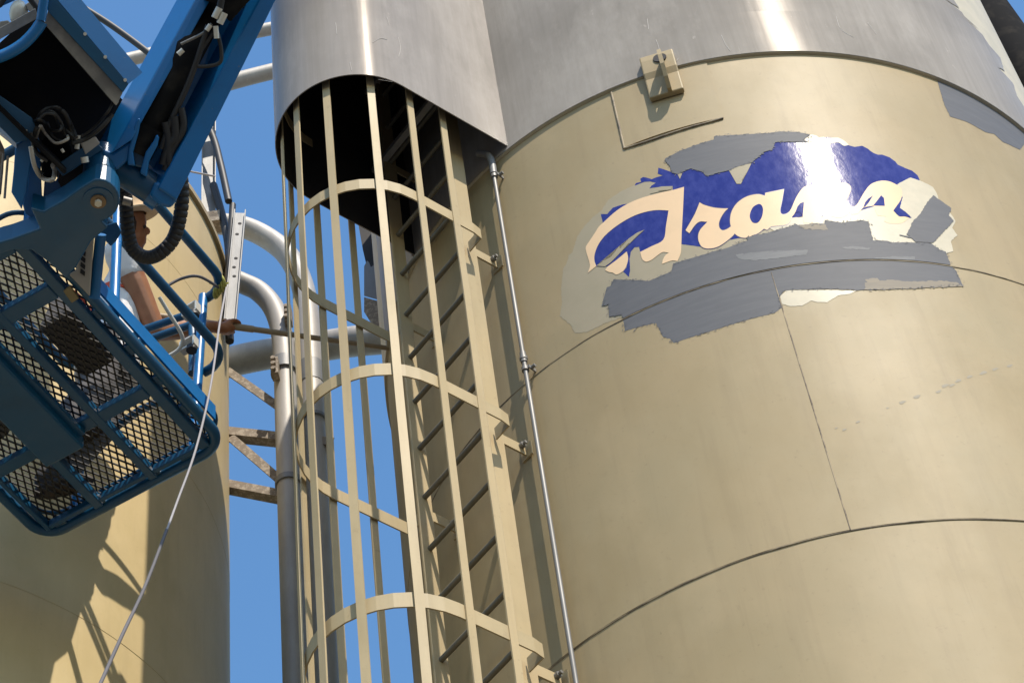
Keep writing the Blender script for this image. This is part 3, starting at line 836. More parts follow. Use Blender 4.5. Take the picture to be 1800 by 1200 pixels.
# ------------------------------------------------------------------ conduit on the shell
ca = D(-127.0)
cond = thing('conduit_pipe', 'thin bright zinc conduit pipe clamped to the tank right of the ladder', 'pipe', tuple(cyl(CR, R + 0.035, ca, 0)))
rc = R + 0.036
ctop = [cyl(CR, rc, ca, 0.0), cyl(CR, rc, ca, hgt(5.02)), cyl(CR, rc, ca, hgt(5.05))]
MB().tube(ctop, 0.0095, 14).build('pipe', M['chrome'], cond)
MB().tube(smooth_path([cyl(CR, rc, ca, hgt(5.03)), cyl(CR, rc, ca, hgt(5.085)), cyl(CR, rc + 0.01, ca - 0.006, hgt(5.12)), cyl(CR, rc + 0.02, ca - 0.03, hgt(5.15))], 5), 0.0165, 12).build('elbow', M['galv'], cond)
for h in (4.275, 2.6, 0.9):
    MB().tube([cyl(CR, rc, ca, hgt(h) - 0.03), cyl(CR, rc, ca, hgt(h) + 0.03)], 0.0135, 12).tube([cyl(CR, rc, ca, hgt(h) - 0.014), cyl(CR, rc, ca, hgt(h) + 0.004)], 0.0175, 6).build('coupling', M['chrome'], cond)
for h in (5.02, 4.232, 2.4, 1.5):
    z = hgt(h)
    b = MB().tube([cyl(CR, rc, ca, z - 0.010), cyl(CR, rc, ca, z + 0.010)], 0.0155, 12)
    b.bar(cyl(CR, R, ca + 0.013, z), cyl(CR, rc + 0.004, ca + 0.012, z), 0.018, 0.006, up)
    b.tube([cyl(CR, rc - 0.012, ca + 0.010, z), cyl(CR, rc - 0.012, ca + 0.024, z)], 0.008, 6)
    b.build('clamp', M['chrome'], cond)

# ------------------------------------------------------------------ left tank
tl = thing('storage_tank', 'cream tank at the left behind the blue work platform, in dappled shadow', 'tank', (CL.x, CL.y, 0))
LT = hgt(6.44)
for i in range(9):
    h0 = SEAMS[0] + 0.865 * i if i else SEAMS[0]
    hs = [-0.92, -0.1, 0.765, 1.63, 2.495, 3.36, 4.2, 5.07, 5.93, 6.44]
    z0, z1 = (hgt(hs[i]) if i else 0.0), hgt(hs[i + 1]) + (0.02 if i < 8 else 0)
    for k in range(2):
        MB().sheet(CL, S - 0.002 * (8 - i) * 0.4, D(40) + k * math.pi, D(40) + (k + 1) * math.pi, z0 + 0.001 * (i > 0), z1, 0.03).build('shell_panel', M['cream_left'], tl, recalc=False)
for h in (3.36, 4.2, 5.07, 5.93):
    seam_arc(CL, S - 0.003, hgt(h) - 0.001, D(-150), D(30), 0.0022, parent=tl, mat=M['cream_left'], step=1)
b = MB()
n = 120
prof = [(S - 0.01, LT - 0.03), (S + 0.022, LT - 0.03), (S + 0.022, LT + 0.012), (S - 0.01, LT + 0.012), (0.3, LT + 0.55), (0.0, LT + 0.57)]
for (ra, za), (rb, zb) in zip(prof[:-1], prof[1:]):
    b.add([cyl(CL, ra, 2 * math.pi * i / n, za) for i in range(n)] + [cyl(CL, rb, 2 * math.pi * i / n, zb) for i in range(n)],
          [(i, (i + 1) % n, n + (i + 1) % n, n + i) for i in range(n)])
b.build('roof_rim', M['ladder'], tl)

# ------------------------------------------------------------------ pipes between the tanks
def pipe_thing(name, label, pts, r, mat, group=None, collars=(), cat='pipe'):
    P = smooth_path(pts, 8)
    t = thing(name, label, cat, tuple(P[-1]), group)
    MB().tube(P, r, 20).build('pipe', mat, t)
    for a, b_, rr in collars:
        MB().tube([a, b_], rr, 20).build('collar', M['galv'], t)
    return t
RH = 8.4
def down(px, py, px2, py2):
    a = at_rh(px, py, RH); return a
pa = [at_rh(x, y, RH) for x, y in ((330, 392), (380, 393), (430, 400), (475, 422), (508, 452), (530, 497), (541, 555), (546, 640))]
base = pa[-1]
pa += [Vector((base.x, base.y, z)) for z in (base.z - 0.6, base.z - 2, 6.0, 0.1)]
def band(pts, z, hh): return (Vector((pts[-1].x, pts[-1].y, z - hh)), Vector((pts[-1].x, pts[-1].y, z + hh)))
pipe_thing('vent_pipe', 'grey pipe arching highest from the left tank roof then dropping vertically', pa, 0.068, M['galv_old'], 'vent pipes off the left tank',
           [(*band(pa, at_rh(552, 742, RH).z, 0.012), 0.083), (*band(pa, at_rh(548, 660, RH).z, 0.09), 0.0715)])
pb = [at_rh(x, y, RH - 0.12) for x, y in ((380, 478), (427, 498), (455, 512), (480, 540), (494, 580), (500, 640))]
base = pb[-1]
pb += [Vector((base.x, base.y, z)) for z in (base.z - 0.6, base.z - 2, 6.0, 0.1)]
pipe_thing('vent_pipe', 'grey pipe arching lower from the left tank with bolted collar', pb, 0.062, M['galv_old'], 'vent pipes off the left tank',
           [(*band(pb, at_rh(500, 648, RH - .12).z, 0.05), 0.078), (*band(pb, at_rh(508, 850, RH - .12).z, 0.02), 0.072)])
pipe_thing('crossover_pipe', 'thick horizontal grey pipe crossing between the two tanks behind the ladder cage', [at_rh(x, y, r_) for x, y, r_ in ((370, 645, 8.9), (450, 626, 8.85), (560, 609, 8.8), (640, 598, 8.7), (760, 590, 8.6))], 0.093, M['galv_old'])
pipe_thing('roof_pipe', 'upper grey pipe passing behind boom and shroud at the picture top', [at_rh(x, y, 7.9) for x, y in ((120, 128), (230, 104), (345, 76), (470, 52), (600, 24))], 0.044, M['galv_old'], 'pipes above the left tank')
pipe_thing('roof_pipe', 'lower grey pipe seen between the blue boom and the shroud', [at_rh(x, y, 7.9) for x, y in ((120, 218), (230, 190), (345, 162), (430, 138), (600, 96))], 0.052, M['galv_old'], 'pipes above the left tank')
# bracket frame from the left tank to the vent pipes
fr = thing('pipe_support', 'rusty angle steel bracket frame tying the vent pipes to the left tank', 'bracket', tuple(at_rh(408, 865, RH)))
for (x0, y0, x1, y1), w in (((395, 756, 585, 776), 0.062), ((395, 848, 520, 872), 0.055)):
    p, q = at_rh(x0, y0, RH), at_rh(x1, y1, RH - 0.05)
    o = MB().bar(p, q, w, 0.008, up).bar(p - up * (w / 2 - 0.004) + Vector((0, 0.03, 0)), q - up * (w / 2 - 0.004) + Vector((0, 0.03, 0)), 0.06, 0.008, (0, 1, 0)).build('strut', M['rust'], fr)
for x0, y0, x1, y1 in ((398, 650, 520, 736), (405, 768, 500, 850)):
    MB().bar(at_rh(x0, y0, RH), at_rh(x1, y1, RH - 0.05), 0.05, 0.008, up).build('brace', M['rust'], fr)
# bolted clamp blocks on the pipes
for k, (x, y) in enumerate(((484, 648), (507, 556))):
    p = at_rh(x, y, RH - 0.2)
    b = MB().box(p, Vector((0.02, 0, 0)), Vector((0, 0.03, 0)), Vector((0, 0, 0.07)))
    for dz in (-0.045, 0, 0.045):
        b.tube([p + Vector((-0.005, -0.05, dz)), p + Vector((-0.005, 0, dz))], 0.014, 6)
    b.build('clamp_block', M['rust'], fr)
# channel posts and loose cables at the left tank rim
ch = thing('roof_rail_post', 'vertical galvanised channel post standing on the left tank rim', 'post', tuple(at_rh(368, 392, 8.15)))
def channel(p, q, w, d, side, name, mat, parent, holes=()):
    p, q = Vector(p), Vector(q)
    ax = (q - p).normalized(); s = (Vector(side) - ax * Vector(side).dot(ax)).normalized(); nn = ax.cross(s)
    b = MB().bar(p, q, w, 0.006, s)
    for sg in (-1, 1):
        b.bar(p + s * sg * (w / 2 - 0.003) + nn * d / 2, q + s * sg * (w / 2 - 0.003) + nn * d / 2, d, 0.006, nn)
    o = b.build(name, mat, parent)
    for f_, off in holes:
        c = p.lerp(q, f_) + s * off
        MB().tube([c - nn * 0.004, c - nn * 0.0045], 0.011, 10).build('slot_hole', M['shade_black'], o)
        MB().tube([c + nn * 0.004, c + nn * 0.0045], 0.011, 10).build('slot_hole', M['shade_black'], o)
    return o
pt = at_rh(362, 150, 8.15); pbm = at_rh(366, 392, 8.15)
channel(Vector((pbm.x, pbm.y, pbm.z + 2.2)), pbm, 0.085, 0.04, (1, 0.25, 0), 'post', M['galv'], ch)
MB().box(pbm, Vector((0.07, 0, 0)), Vector((0, 0.06, 0)), Vector((0, 0, 0.03))).box(pbm + Vector((0.03, -0.05, -0.02)), Vector((0.05, 0, 0)), Vector((0, 0.01, 0)), Vector((0, 0, 0.05))).build('base_plate', M['rust'], ch)
cb = thing('support_channel', 'slotted galvanised channel hanging beside the left tank edge with bolt holes', 'channel', tuple(at_rh(408, 565, 8.0)))
channel(at_rh(422, 375, 8.0), at_rh(404, 572, 8.0), 0.068, 0.03, (1, 0.2, 0), 'channel', M['galv'], cb, ((0.10, 0.004), (0.20, -0.006), (0.42, 0.0), (0.50, -0.006), (0.58, 0.0)))
def cable(name, label, pts, r, mat, cat='cable', group=None, seg=8):
    P = smooth_path(pts, 8)
    return tag(MB().tube(P, r, seg).build(name, mat), label, cat, group)
cable('black_hose', 'black hose hanging beside the galvanised post, its cut end free', [at_rh(x, y, 8.0) for x, y in ((340, 180), (372, 235), (388, 290), (402, 354))], 0.022, M['rubber'], 'hose', 'loose black hoses by the left tank')
cable('black_hose', 'black hose running down behind the slotted channel', [at_rh(x, y, 8.1) for x, y in ((375, 325), (392, 385), (402, 440), (400, 520), (404, 600))], 0.024, M['rubber'], 'hose', 'loose black hoses by the left tank')
cable('black_hose', 'short black hose end standing next to the top of the slotted channel', [at_rh(x, y, 8.02) for x, y in ((409, 360), (406, 410), (402, 470), (398, 540))], 0.020, M['rubber'], 'hose', 'loose black hoses by the left tank')
cable('black_hose', 'long black hose crossing the blue sky behind the boom', [at_rh(x, y, 7.6) for x, y in ((90, -22), (147, 14), (200, 48), (262, 94), (330, 150))], 0.021, M['rubber'], 'hose', 'loose black hoses by the left tank')
cable('tie_wire', 'thin pale wire tied across the galvanised post', [at_rh(x, y, 8.0) for x, y in ((318, 298), (342, 303), (378, 310))], 0.006, M['rope'], 'wire')
cable('rail_stub', 'short grey vertical rail end behind the blue hood', [at_rh(x, y, 7.8) for x, y in ((137, -60), (137, -10), (136, 26))], 0.028, M['galv'], 'rail')
# dark chute at the right edge, and a hopper outlet behind the ladder
chute = thing('discharge_chute', 'dark steel chute pipe leaning against the sky right of the grey skirt', 'chute', tuple(at_rh(1900, 275, 8.3)))
MB().tube([at_rh(1636, -105, 8.3), at_rh(1730, 35, 8.3), at_rh(1897, 275, 8.3), at_rh(1897, 275, 8.3) + (at_rh(1897, 275, 8.3) - at_rh(1730, 35, 8.3)).normalized() * 4.5], 0.175, 24).build('chute_pipe', M['black_steel'], chute)
MB().tube([at_rh(1668, -65, 8.3), at_rh(1672, -59, 8.3)], 0.22, 24).build('flange', M['rust'], chute)
hop = thing('pipe_outlet', 'faceted grey outlet box hanging behind the ladder cage under the shroud', 'duct', tuple(at_rh(655, 560, 8.0)))
for poly, name, mat in (([(640, 468), (652, 445), (668, 455), (668, 528), (640, 520)], 'outlet_box', 'galv'), ([(640, 522), (668, 530), (668, 590), (655, 572), (640, 548)], 'outlet_hood', 'rust'), ([(630, 395), (660, 400), (662, 462), (646, 474), (638, 440)], 'outlet_neck', 'shade_black')):
    lo = [at_rh(x, y, 8.0) for x, y in poly]; hi = [at_rh(x, y, 8.25) for x, y in poly]
    MB().hexa(lo, hi).build(name, M[mat], hop)

# ------------------------------------------------------------------ boom lift
K = 1.03                                     # lift distance factor found from its shadow on the left tank
BO = Vector((-1.12893 * K, 5.89680 * K, EYE + 4.1 * S * K))
def la(x, y, r): return at(x, y, r * K)
BU = Vector((-0.91844638, 0.3955455, 0)); BV = Vector((-0.3955455, -0.91844638, 0)); BW = Vector((0, 0, 1))
def bf(u, v, w): return BO + (BU * u + BV * v + BW * w) * K
lift = thing('boom_lift', 'blue boom lift seen from below with mesh floored work platform and dark hoses', 'boom lift', tuple(bf(0.45, 0.7, 0)))
W, LB, CRN = 0.90, 1.30, 0.12
def rim_path(off, w):
    P = []
    cs = [((CRN, CRN), 180), ((W - CRN, CRN), 270), ((W - CRN, LB - CRN), 0), ((CRN, LB - CRN), 90)]
    for (cu, cv), a0 in cs:
        for k in range(9):
            a = D(a0 + 90 * k / 8)
            P.append(bf(cu + (CRN - off) * math.cos(a), cv + (CRN - off) * math.sin(a), w))
    return P
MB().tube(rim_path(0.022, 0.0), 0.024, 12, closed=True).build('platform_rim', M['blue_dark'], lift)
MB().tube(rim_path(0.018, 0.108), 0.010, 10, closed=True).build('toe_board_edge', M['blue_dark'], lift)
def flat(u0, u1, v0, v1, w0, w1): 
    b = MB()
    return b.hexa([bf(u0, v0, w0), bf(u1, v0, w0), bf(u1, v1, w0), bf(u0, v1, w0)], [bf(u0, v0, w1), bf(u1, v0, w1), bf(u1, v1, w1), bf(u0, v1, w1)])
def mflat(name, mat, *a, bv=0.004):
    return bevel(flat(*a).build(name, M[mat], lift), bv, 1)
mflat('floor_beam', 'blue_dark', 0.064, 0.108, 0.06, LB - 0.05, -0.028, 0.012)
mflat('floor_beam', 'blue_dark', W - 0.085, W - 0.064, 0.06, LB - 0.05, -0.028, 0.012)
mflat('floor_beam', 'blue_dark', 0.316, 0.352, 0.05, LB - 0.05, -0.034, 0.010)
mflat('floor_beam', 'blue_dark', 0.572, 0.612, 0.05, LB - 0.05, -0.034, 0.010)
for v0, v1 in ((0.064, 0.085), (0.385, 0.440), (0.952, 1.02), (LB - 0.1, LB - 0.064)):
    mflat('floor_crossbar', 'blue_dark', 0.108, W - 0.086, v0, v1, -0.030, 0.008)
# ties that hold the rim on the frame
for u0, v0, u1, v1 in ((0.33, 0.03, 0.33, 0.06), (0.59, 0.03, 0.59, 0.06), (0.18, 0.03, 0.18, 0.06), (0.78, 0.03, 0.78, 0.06), (0.03, 0.25, 0.06, 0.25), (0.03, 0.42, 0.06, 0.42), (0.03, 0.6, 0.06, 0.6), (0.03, 0.8, 0.06, 0.8), (W - 0.03, 0.4, W - 0.06, 0.4), (W - 0.03, 0.9, W - 0.06, 0.9), (0.3, LB - 0.03, 0.3, LB - 0.06), (0.6, LB - 0.03, 0.6, LB - 0.06)):
    MB().bar(bf(u0, v0, 0), bf(u1, v1, 0), 0.05, 0.02, BU + BV).build('rim_tie', M['blue_dark'], lift)
# expanded metal floor: wavy strands joined at the knuckles
b = MB()
sw, lw, tw = 0.0150, 0.058, 0.0064
nu = int((W - 0.12) / sw)
for i in range(nu + 1):
    u = 0.06 + i * sw
    pts = []
    kk = int((LB - 0.12) / (lw / 2))
    for k in range(kk + 1):
        v = 0.06 + k * lw / 2
        du = (sw / 2 - 0.0004) * (1 if (k + i) % 2 else -1)
        pts.append((u + du, v))
    for (ua, va), (ub, vb) in zip(pts[:-1], pts[1:]):
        dd = Vector((ub - ua, vb - va)).normalized(); pp = Vector((-dd.y, dd.x)) * tw / 2
        ring = [(ua - pp.x, va - pp.y), (ub - pp.x, vb - pp.y), (ub + pp.x, vb + pp.y), (ua + pp.x, va + pp.y)]
        b.hexa([bf(x, y, 0.012) for x, y in ring], [bf(x, y, 0.017) for x, y in ring])
tag(b.build('floor_mesh', M['mesh_steel'], lift, recalc=False), kind='stuff')
# toe boards: sheet on the right side, far side and left side
for args in ((-0.004, 0.004, CRN, LB - 0.05), (W - 0.004, W + 0.004, CRN, LB - CRN)):
    flat(args[0], args[1], args[2], args[3], 0.026, 0.108).build('toe_board', M['blue'], lift)
flat(CRN, W - CRN, -0.004, 0.004, 0.05, 0.108).build('toe_board', M['blue_dark'], lift)
# guard rails: top and middle tube each run round the far right corner to the gate post
def rail(u, w, v1, uend, mirror=False):
    f_ = (lambda x: W - x) if mirror else (lambda x: x)
    P = [bf(f_(u), v1, w), bf(f_(u), 0.45, w), bf(f_(u), 0.16, w)]
    for k in range(7):
        a = D(180 + 90 * k / 6)
        P.append(bf(f_(u + 0.1 + 0.1 * math.cos(a)), 0.06 + 0.1 * math.sin(a) - 0.0, w))
    P.append(bf(f_(uend), -0.04, w))
    return P
for mi in (False, True):
    for w in (1.10, 0.60):
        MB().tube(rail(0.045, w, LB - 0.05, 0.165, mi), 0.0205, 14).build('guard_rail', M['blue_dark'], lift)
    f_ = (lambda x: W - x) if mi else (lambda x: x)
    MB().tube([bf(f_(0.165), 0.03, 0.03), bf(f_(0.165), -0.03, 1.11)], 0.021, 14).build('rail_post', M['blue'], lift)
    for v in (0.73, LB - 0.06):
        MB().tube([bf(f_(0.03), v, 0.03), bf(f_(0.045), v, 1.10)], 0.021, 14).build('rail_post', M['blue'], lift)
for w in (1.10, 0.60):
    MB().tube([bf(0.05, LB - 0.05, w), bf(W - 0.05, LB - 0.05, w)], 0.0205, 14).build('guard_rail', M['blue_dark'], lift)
# swinging gate between the two far posts
for w, v in ((1.03, 0.03), (0.95, 0.03), (0.52, 0.0)):
    MB().tube([bf(0.18, -0.035, w), bf(0.45, v * 0.6, w), bf(W - 0.18, -0.035, w)], 0.018, 12).build('gate_rail', M['blue_dark'], lift)
MB().tube([bf(0.215, -0.03, 0.62), bf(0.215, -0.03, 0.86), bf(0.225, -0.03, 1.02)], 0.019, 12).build('gate_stile', M['blue_dark'], lift)
for x, y in ((336, 546), (332, 606)):
    p = la(x, y, 9.86)
    b = MB()
    for a_, c_ in (((-0.034, -0.028), (0.034, -0.028)), ((0.034, -0.028), (0.034, 0.028)), ((0.034, 0.028), (-0.034, 0.028)), ((-0.034, 0.028), (-0.034, -0.028))):
        b.bar(p + BU * a_[0] + BW * a_[1], p + BU * c_[0] + BW * c_[1], 0.035, 0.008, BV)
    o = b.build('latch_bracket', M['fitting'], lift)
    MB().tube([p - BU * 0.015 + BW * -0.05, p - BU * 0.015 + BW * -0.025], 0.024, 8).build('latch_knob', M['rubber'], lift)
MB().tube(smooth_path([la(280, 522, 9.72), la(300, 555, 9.72), la(317, 583, 9.72), la(321, 600, 9.72), la(312, 616, 9.72), la(288, 630, 9.72)], 6), 0.0085, 8).build('control_cable', M['fitting'], lift)
# control console with ventilation slots, on the right rail
p = [la(x, y, 8.72) for x, y in ((133, 412), (166, 408), (163, 452), (158, 521), (121, 482), (134, 474))]
q = [la(x, y, 8.85) for x, y in ((133, 412), (166, 408), (163, 452), (158, 521), (121, 482), (134, 474))]
con = bevel(MB().hexa(p, q).build('control_console', M['console'], lift), 0.006, 2)
for k in range(4):
    y0 = 437 + k * 11.5
    P = [la(x, y, 8.716) for x, y in ((143 + k * -0.4, y0), (151 - k * .4, y0 + 6), (150 - k * .4, y0 + 14), (142 - k * .4, y0 + 8))]
    MB().prism(P, ray(147, 450) * 0.006).build('console_slot', M['shade_black'], con)
MB().tube([la(177, 412, 8.74), la(166, 523, 8.80)], 0.021, 12).build('rail_post', M['blue'], lift)

# --- supporting beam and rotator under the platform
def px_prism(poly, r, th, name, mat, parent=lift, bv=0.004, tilt=0.0):
    cx_ = sum(p[0] for p in poly) / len(poly); cy_ = sum(p[1] for p in poly) / len(poly)
    e = ray(cx_, cy_)
    P = [la(x, y, r + tilt * (y - cy_)) for x, y in poly]
    o = MB().prism(P, e * th).build(name, M[mat], parent)
    return bevel(o, bv, 2) if bv else o
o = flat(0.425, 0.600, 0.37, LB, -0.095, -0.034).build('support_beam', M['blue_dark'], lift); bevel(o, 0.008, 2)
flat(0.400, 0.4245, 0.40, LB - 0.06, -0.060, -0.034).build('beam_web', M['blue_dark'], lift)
# arm from the beam out to the vertical rotator pin: a horizontal plate with a round eye
ZP = BO.z - 0.20
def hz(x, y, z=ZP): return at_z(x, y, z)
cpin = hz(173, 352)
eye = [(173 + 37 * math.cos(D(a)), 352 + 37 * math.sin(D(a))) for a in range(-100, 81, 15)]
arm = eye + [(190, 400), (160, 425), (134, 470), (116, 490), (86, 462), (56, 440), (20, 440), (-60, 470), (-50, 440), (20, 420), (70, 402), (54, 366), (76, 372), (112, 352), (145, 328)]
o = MB().hexa([hz(x, y) for x, y in arm], [hz(x, y) + BW * 0.10 for x, y in arm]).build('rotator_arm', M['blue_dark'], lift); bevel(o, 0.006, 2)
pin = MB().tube([cpin - BW * 0.012, cpin + BW * 0.01], 0.028, 20).build('rotator_pin', M['brass'], lift)
MB().tube([cpin - BW * 0.024, cpin - BW * 0.01], 0.014, 6).build('pin_bolt', M['fitting'], pin)
MB().tube([cpin - BW * 0.004, cpin + BW * 0.30], 0.055, 24).build('rotator_body', M['blue_dark'], lift)
for poly in ([(111, 512), (123, 503), (139, 525), (126, 533)], [(25, 416), (36, 410), (55, 434), (45, 440)]):
    P = [at_z(x, y, BO.z - 0.034) for x, y in poly]
    bevel(MB().hexa(P, [p + BW * 0.012 for p in P]).build('floor_pad', M['console_dark'], lift), 0.002, 1)
px_prism([(164, 402), (205, 390), (214, 408), (204, 424), (195, 433), (180, 418)], 8.95, 0.08, 'rotator_bracket', 'blue_dark')
# --- cross cylinder of the jib knuckle
RJ = 8.62
bevel(MB().tube([la(186, 281, RJ), la(286, 344, RJ)], 0.058, 28).build('knuckle_cylinder', M['blue_dark'], lift), 0.003, 1)
for x, y in ((278, 338), (192, 286)):
    MB().tube([la(x - 9, y - 6, RJ), la(x + 8, y + 6, RJ)], 0.066, 28).build('knuckle_collar', M['blue'], lift)
MB().tube([la(252, 305, RJ + 0.18), la(300, 332, RJ + 0.18)], 0.045, 20).build('tilt_cylinder', M['blue_dark'], lift)
# --- jib arm: open channel of two welded box beams with a recessed web, seen from underneath
def seg_prism(quad, r0, r1, th, name, mat, bv=0.006, parent=lift):
    """long solid: quad = [near-left, near-right, far-right, far-left] pixels; r0 at the first pair, r1 at the second"""
    rr = [r0, r0, r1, r1]
    P = [la(x, y, r) for (x, y), r in zip(quad, rr)]
    e = ray(300, 100)
    # depth runs away from the viewer and a little to the left, so the left flank shows
    side = (ROT @ Vector((-1, -0.45, 0))).normalized()
    dv = (e + side * 0.62).normalized() * th
    o = MB().prism(P, dv).build(name, M[mat], parent)
    return bevel(o, bv, 2) if bv else o
r0, r1 = 8.5, 8.75
seg_prism([(196, 270), (232, 246), (455, -150), (424, -150)], r0, r1, 0.20, 'jib_beam', 'blue')
seg_prism([(285, 352), (300, 360), (345, 345), (565, -150)][0:0] or [(279, 330), (311, 352), (560, -150), (534, -150)], r0 + 0.02, r1 + 0.02, 0.20, 'jib_beam', 'blue')
seg_prism([(222, 250), (296, 322), (545, -150), (440, -150)], r0 + 0.17, r1 + 0.17, 0.03, 'jib_web', 'blue', 0)
# left foot of the jib beam and its clevis prongs
px_prism([(180, 262), (198, 268), (232, 246), (228, 280), (205, 300), (178, 286)], r0 + 0.02, 0.16, 'jib_foot', 'blue', bv=0.01)
px_prism([(272, 318), (300, 326), (313, 350), (300, 366), (282, 362), (262, 344)], r0 + 0.03, 0.16, 'jib_foot', 'blue', bv=0.012)
for poly in ([(226, 262), (236, 222), (243, 207), (248, 210), (244, 232), (234, 268), (238, 292), (224, 290)], [(256, 268), (270, 248), (275, 236), (280, 240), (277, 256), (262, 284), (258, 312), (246, 304)]):
    px_prism(poly, r0 + 0.01, 0.07, 'clevis_prong', 'blue', bv=0.006)
px_prism([(228, 262), (262, 270), (262, 300), (236, 292)], r0 + 0.05, 0.08, 'clevis_block', 'blue_dark', bv=0.008)
MB().tube([la(240, 258, r0 + 0.10), la(330, 90, r0 + 0.13), la(400, -40, r1 + 0.1)], 0.060, 20).build('lift_cylinder', M['black_steel'], lift)
MB().tube([la(238, 268, r0 + 0.09), la(262, 222, r0 + 0.09)], 0.064, 20).build('cylinder_head', M['black_steel'], lift)
px_prism([(356, 0), (382, 8), (404, 40), (440, 0), (460, -60), (390, -90)], r0 + 0.09, 0.1, 'cylinder_cover', 'black_steel', bv=0.01)
# hoses and pale fittings inside the jib
for pts, r_, mt in (([(372, 42), (358, 58), (318, 78)], 0.006, 'chrome'), ([(383, 60), (389, 90), (384, 112), (345, 116), (352, 92), (376, 56)], 0.0075, 'rubber'), ([(366, 45), (350, 95), (330, 150), (300, 215), (283, 262)], 0.011, 'rubber'), ([(386, 18), (400, -60)], 0.013, 'rubber'),
                    ([(306, 205), (308, 240), (296, 262), (300, 300)], 0.018, 'rubber'), ([(318, 190), (322, 225), (303, 262), (290, 300)], 0.014, 'rubber'), ([(290, 215), (296, 250), (286, 290)], 0.016, 'rubber')):
    MB().tube(smooth_path([la(x, y, r0 + 0.06) for x, y in pts], 6), r_, 8).build('hydraulic_hose', M[mt], lift)
for (x0, y0), (x1, y1), r_ in (((386, 14), (377, 32), 0.013), ((395, 23), (386, 42), 0.013), ((370, 44), (363, 54), 0.010), ((379, 46), (381, 68), 0.010), ((322, 88), (313, 96), 0.010)):
    MB().tube([la(x0, y0, r0 + 0.045), la(x1, y1, r0 + 0.045)], r_, 8).build('hose_fitting', M['fitting'], lift)
# --- corrugated cable track hanging in a U below the knuckle
P = smooth_path([la(x, y, 8.75) for x, y in ((205, 318), (219, 340), (222, 372), (225, 408), (234, 438), (255, 452), (278, 447), (302, 424), (314, 392), (320, 352), (318, 312), (306, 280), (300, 255))], 7)
MB().tube(P, 0.024, 14).build('cable_conduit', M['rubber'], lift)
b = MB()
for i in range(1, len(P) - 1, 2):
    d = (P[i + 1] - P[i - 1]).normalized()
    b.tube([P[i] - d * 0.011, P[i] - d * 0.009, P[i] + d * 0.009, P[i] + d * 0.011], [0.024, 0.0268, 0.0268, 0.024], 14)
b.build('conduit_ribs', M['rubber'], lift)
MB().tube([la(216, 352, 8.70), la(231, 356, 8.70)], 0.016, 10).build('conduit_clamp', M['galv_old'], lift)
# --- open box head of the main boom, upper left
def quad_wall(a, b_, r, depth, th_vec, name, mat, bv=0.004):
    e = ray(110, 110)
    P = [la(*a, r), la(*b_, r), la(*b_, r) + e * depth, la(*a, r) + e * depth]
    o = MB().prism(P, th_vec).build(name, M[mat], lift)
    return bevel(o, bv, 1) if bv else o
RX = 8.3
eB = ray(110, 110)
nr = (la(83, 22, RX) - la(77, 43, RX)).normalized()
A_, B_, C_, D_ = (78, 42), (204, 186), (118, 300), (-45, 140)
quad_wall(A_, B_, RX + 0.03, 0.55, (la(84, 34, RX) - la(78, 42, RX)) * 1.0, 'boom_side_plate', 'grey_pad')
quad_wall(D_, C_, RX + 0.05, 0.55, (la(-50, 147, RX) - la(-45, 140, RX)), 'boom_side_plate', 'black_steel')
quad_wall(A_, D_, RX + 0.05, 0.55, (la(75, 36, RX) - A_ and Vector((0, 0, 0.01))) if False else Vector((0, 0, 0.012)), 'boom_end_plate', 'black_steel')
MB().hexa([la(x, y, RX + 0.55) for x, y in ((60, 20), (240, 200), (118, 330), (-70, 140))], [la(x, y, RX + 0.57) for x, y in ((60, 20), (240, 200), (118, 330), (-70, 140))]).build('boom_back_plate', M['shade_black'], lift)
px_prism([(78, 42), (84, 20), (216, 163), (204, 186)], RX + 0.02, 0.05, 'wear_strip', 'grey_pad', bv=0.002)
px_prism([(84, 20), (76, -25), (103, 1), (226, 148), (216, 163)], RX, 0.05, 'boom_flange', 'blue_dark', bv=0.003)
# upper face of the flange, leaning back so that it catches the sun
fl = [la(103, 1, RX), la(226, 148, RX)]
dv = (ROT @ Vector((0.62, 0.66, -0.62))).normalized() * 0.075
MB().hexa([la(76, -30, RX), la(226, 148, RX), la(226, 148, RX) + dv, la(76, -30, RX) + dv], [p + eB * 0.012 for p in (la(76, -30, RX), la(226, 148, RX), la(226, 148, RX) + dv, la(76, -30, RX) + dv)]).build('boom_edge_plate', M['blue'], lift)
for x, y in ((149.5, 60), (185, 100.5), (220, 141)):
    MB().tube([la(x, y, RX - 0.006), la(x, y, RX + 0.004)], 0.0065, 8).build('screw', M['fitting'], lift)
P = smooth_path([la(x, y, RX - 0.02) for x, y in ((-70, 118), (-20, 106), (12, 95), (40, 78), (60, 58), (74, 38))], 6)
MB().tube(P, 0.021, 14).build('hood_lip', M['blue'], lift)
MB().tube([la(72, 36, RX - 0.03), la(77, 2, RX - 0.03), la(78, -30, RX - 0.03)], 0.017, 14).build('hood_post', M['blue'], lift)
px_prism([(-30, 66), (62, 15), (67, 32), (-30, 86)], RX + 0.06, 0.02, 'hood_plate', 'grey_pad', bv=0.002)
o = MB().ball(la(33, 24, RX + 0.25), 0.035, 0.05, 0.025, M=ROT).build('work_lamp', M['fitting'], lift)
px_prism([(0, 38), (14, 36), (22, 44), (-4, 58)], RX + 0.2, 0.06, 'lamp_bracket', 'galv_old', bv=0.003)
px_prism([(45, 8), (70, -8), (72, 10), (60, 20), (50, 20)], RX + 0.2, 0.06, 'lamp_bracket', 'galv_old', bv=0.003)
for pts in ([(-20, 20), (0, 8), (10, -8)], [(50, -6), (62, 10), (70, 24)]):
    MB().tube([la(x, y, RX + 0.1) for x, y in pts], 0.012, 8).build('lamp_cable', M['rubber'], lift)
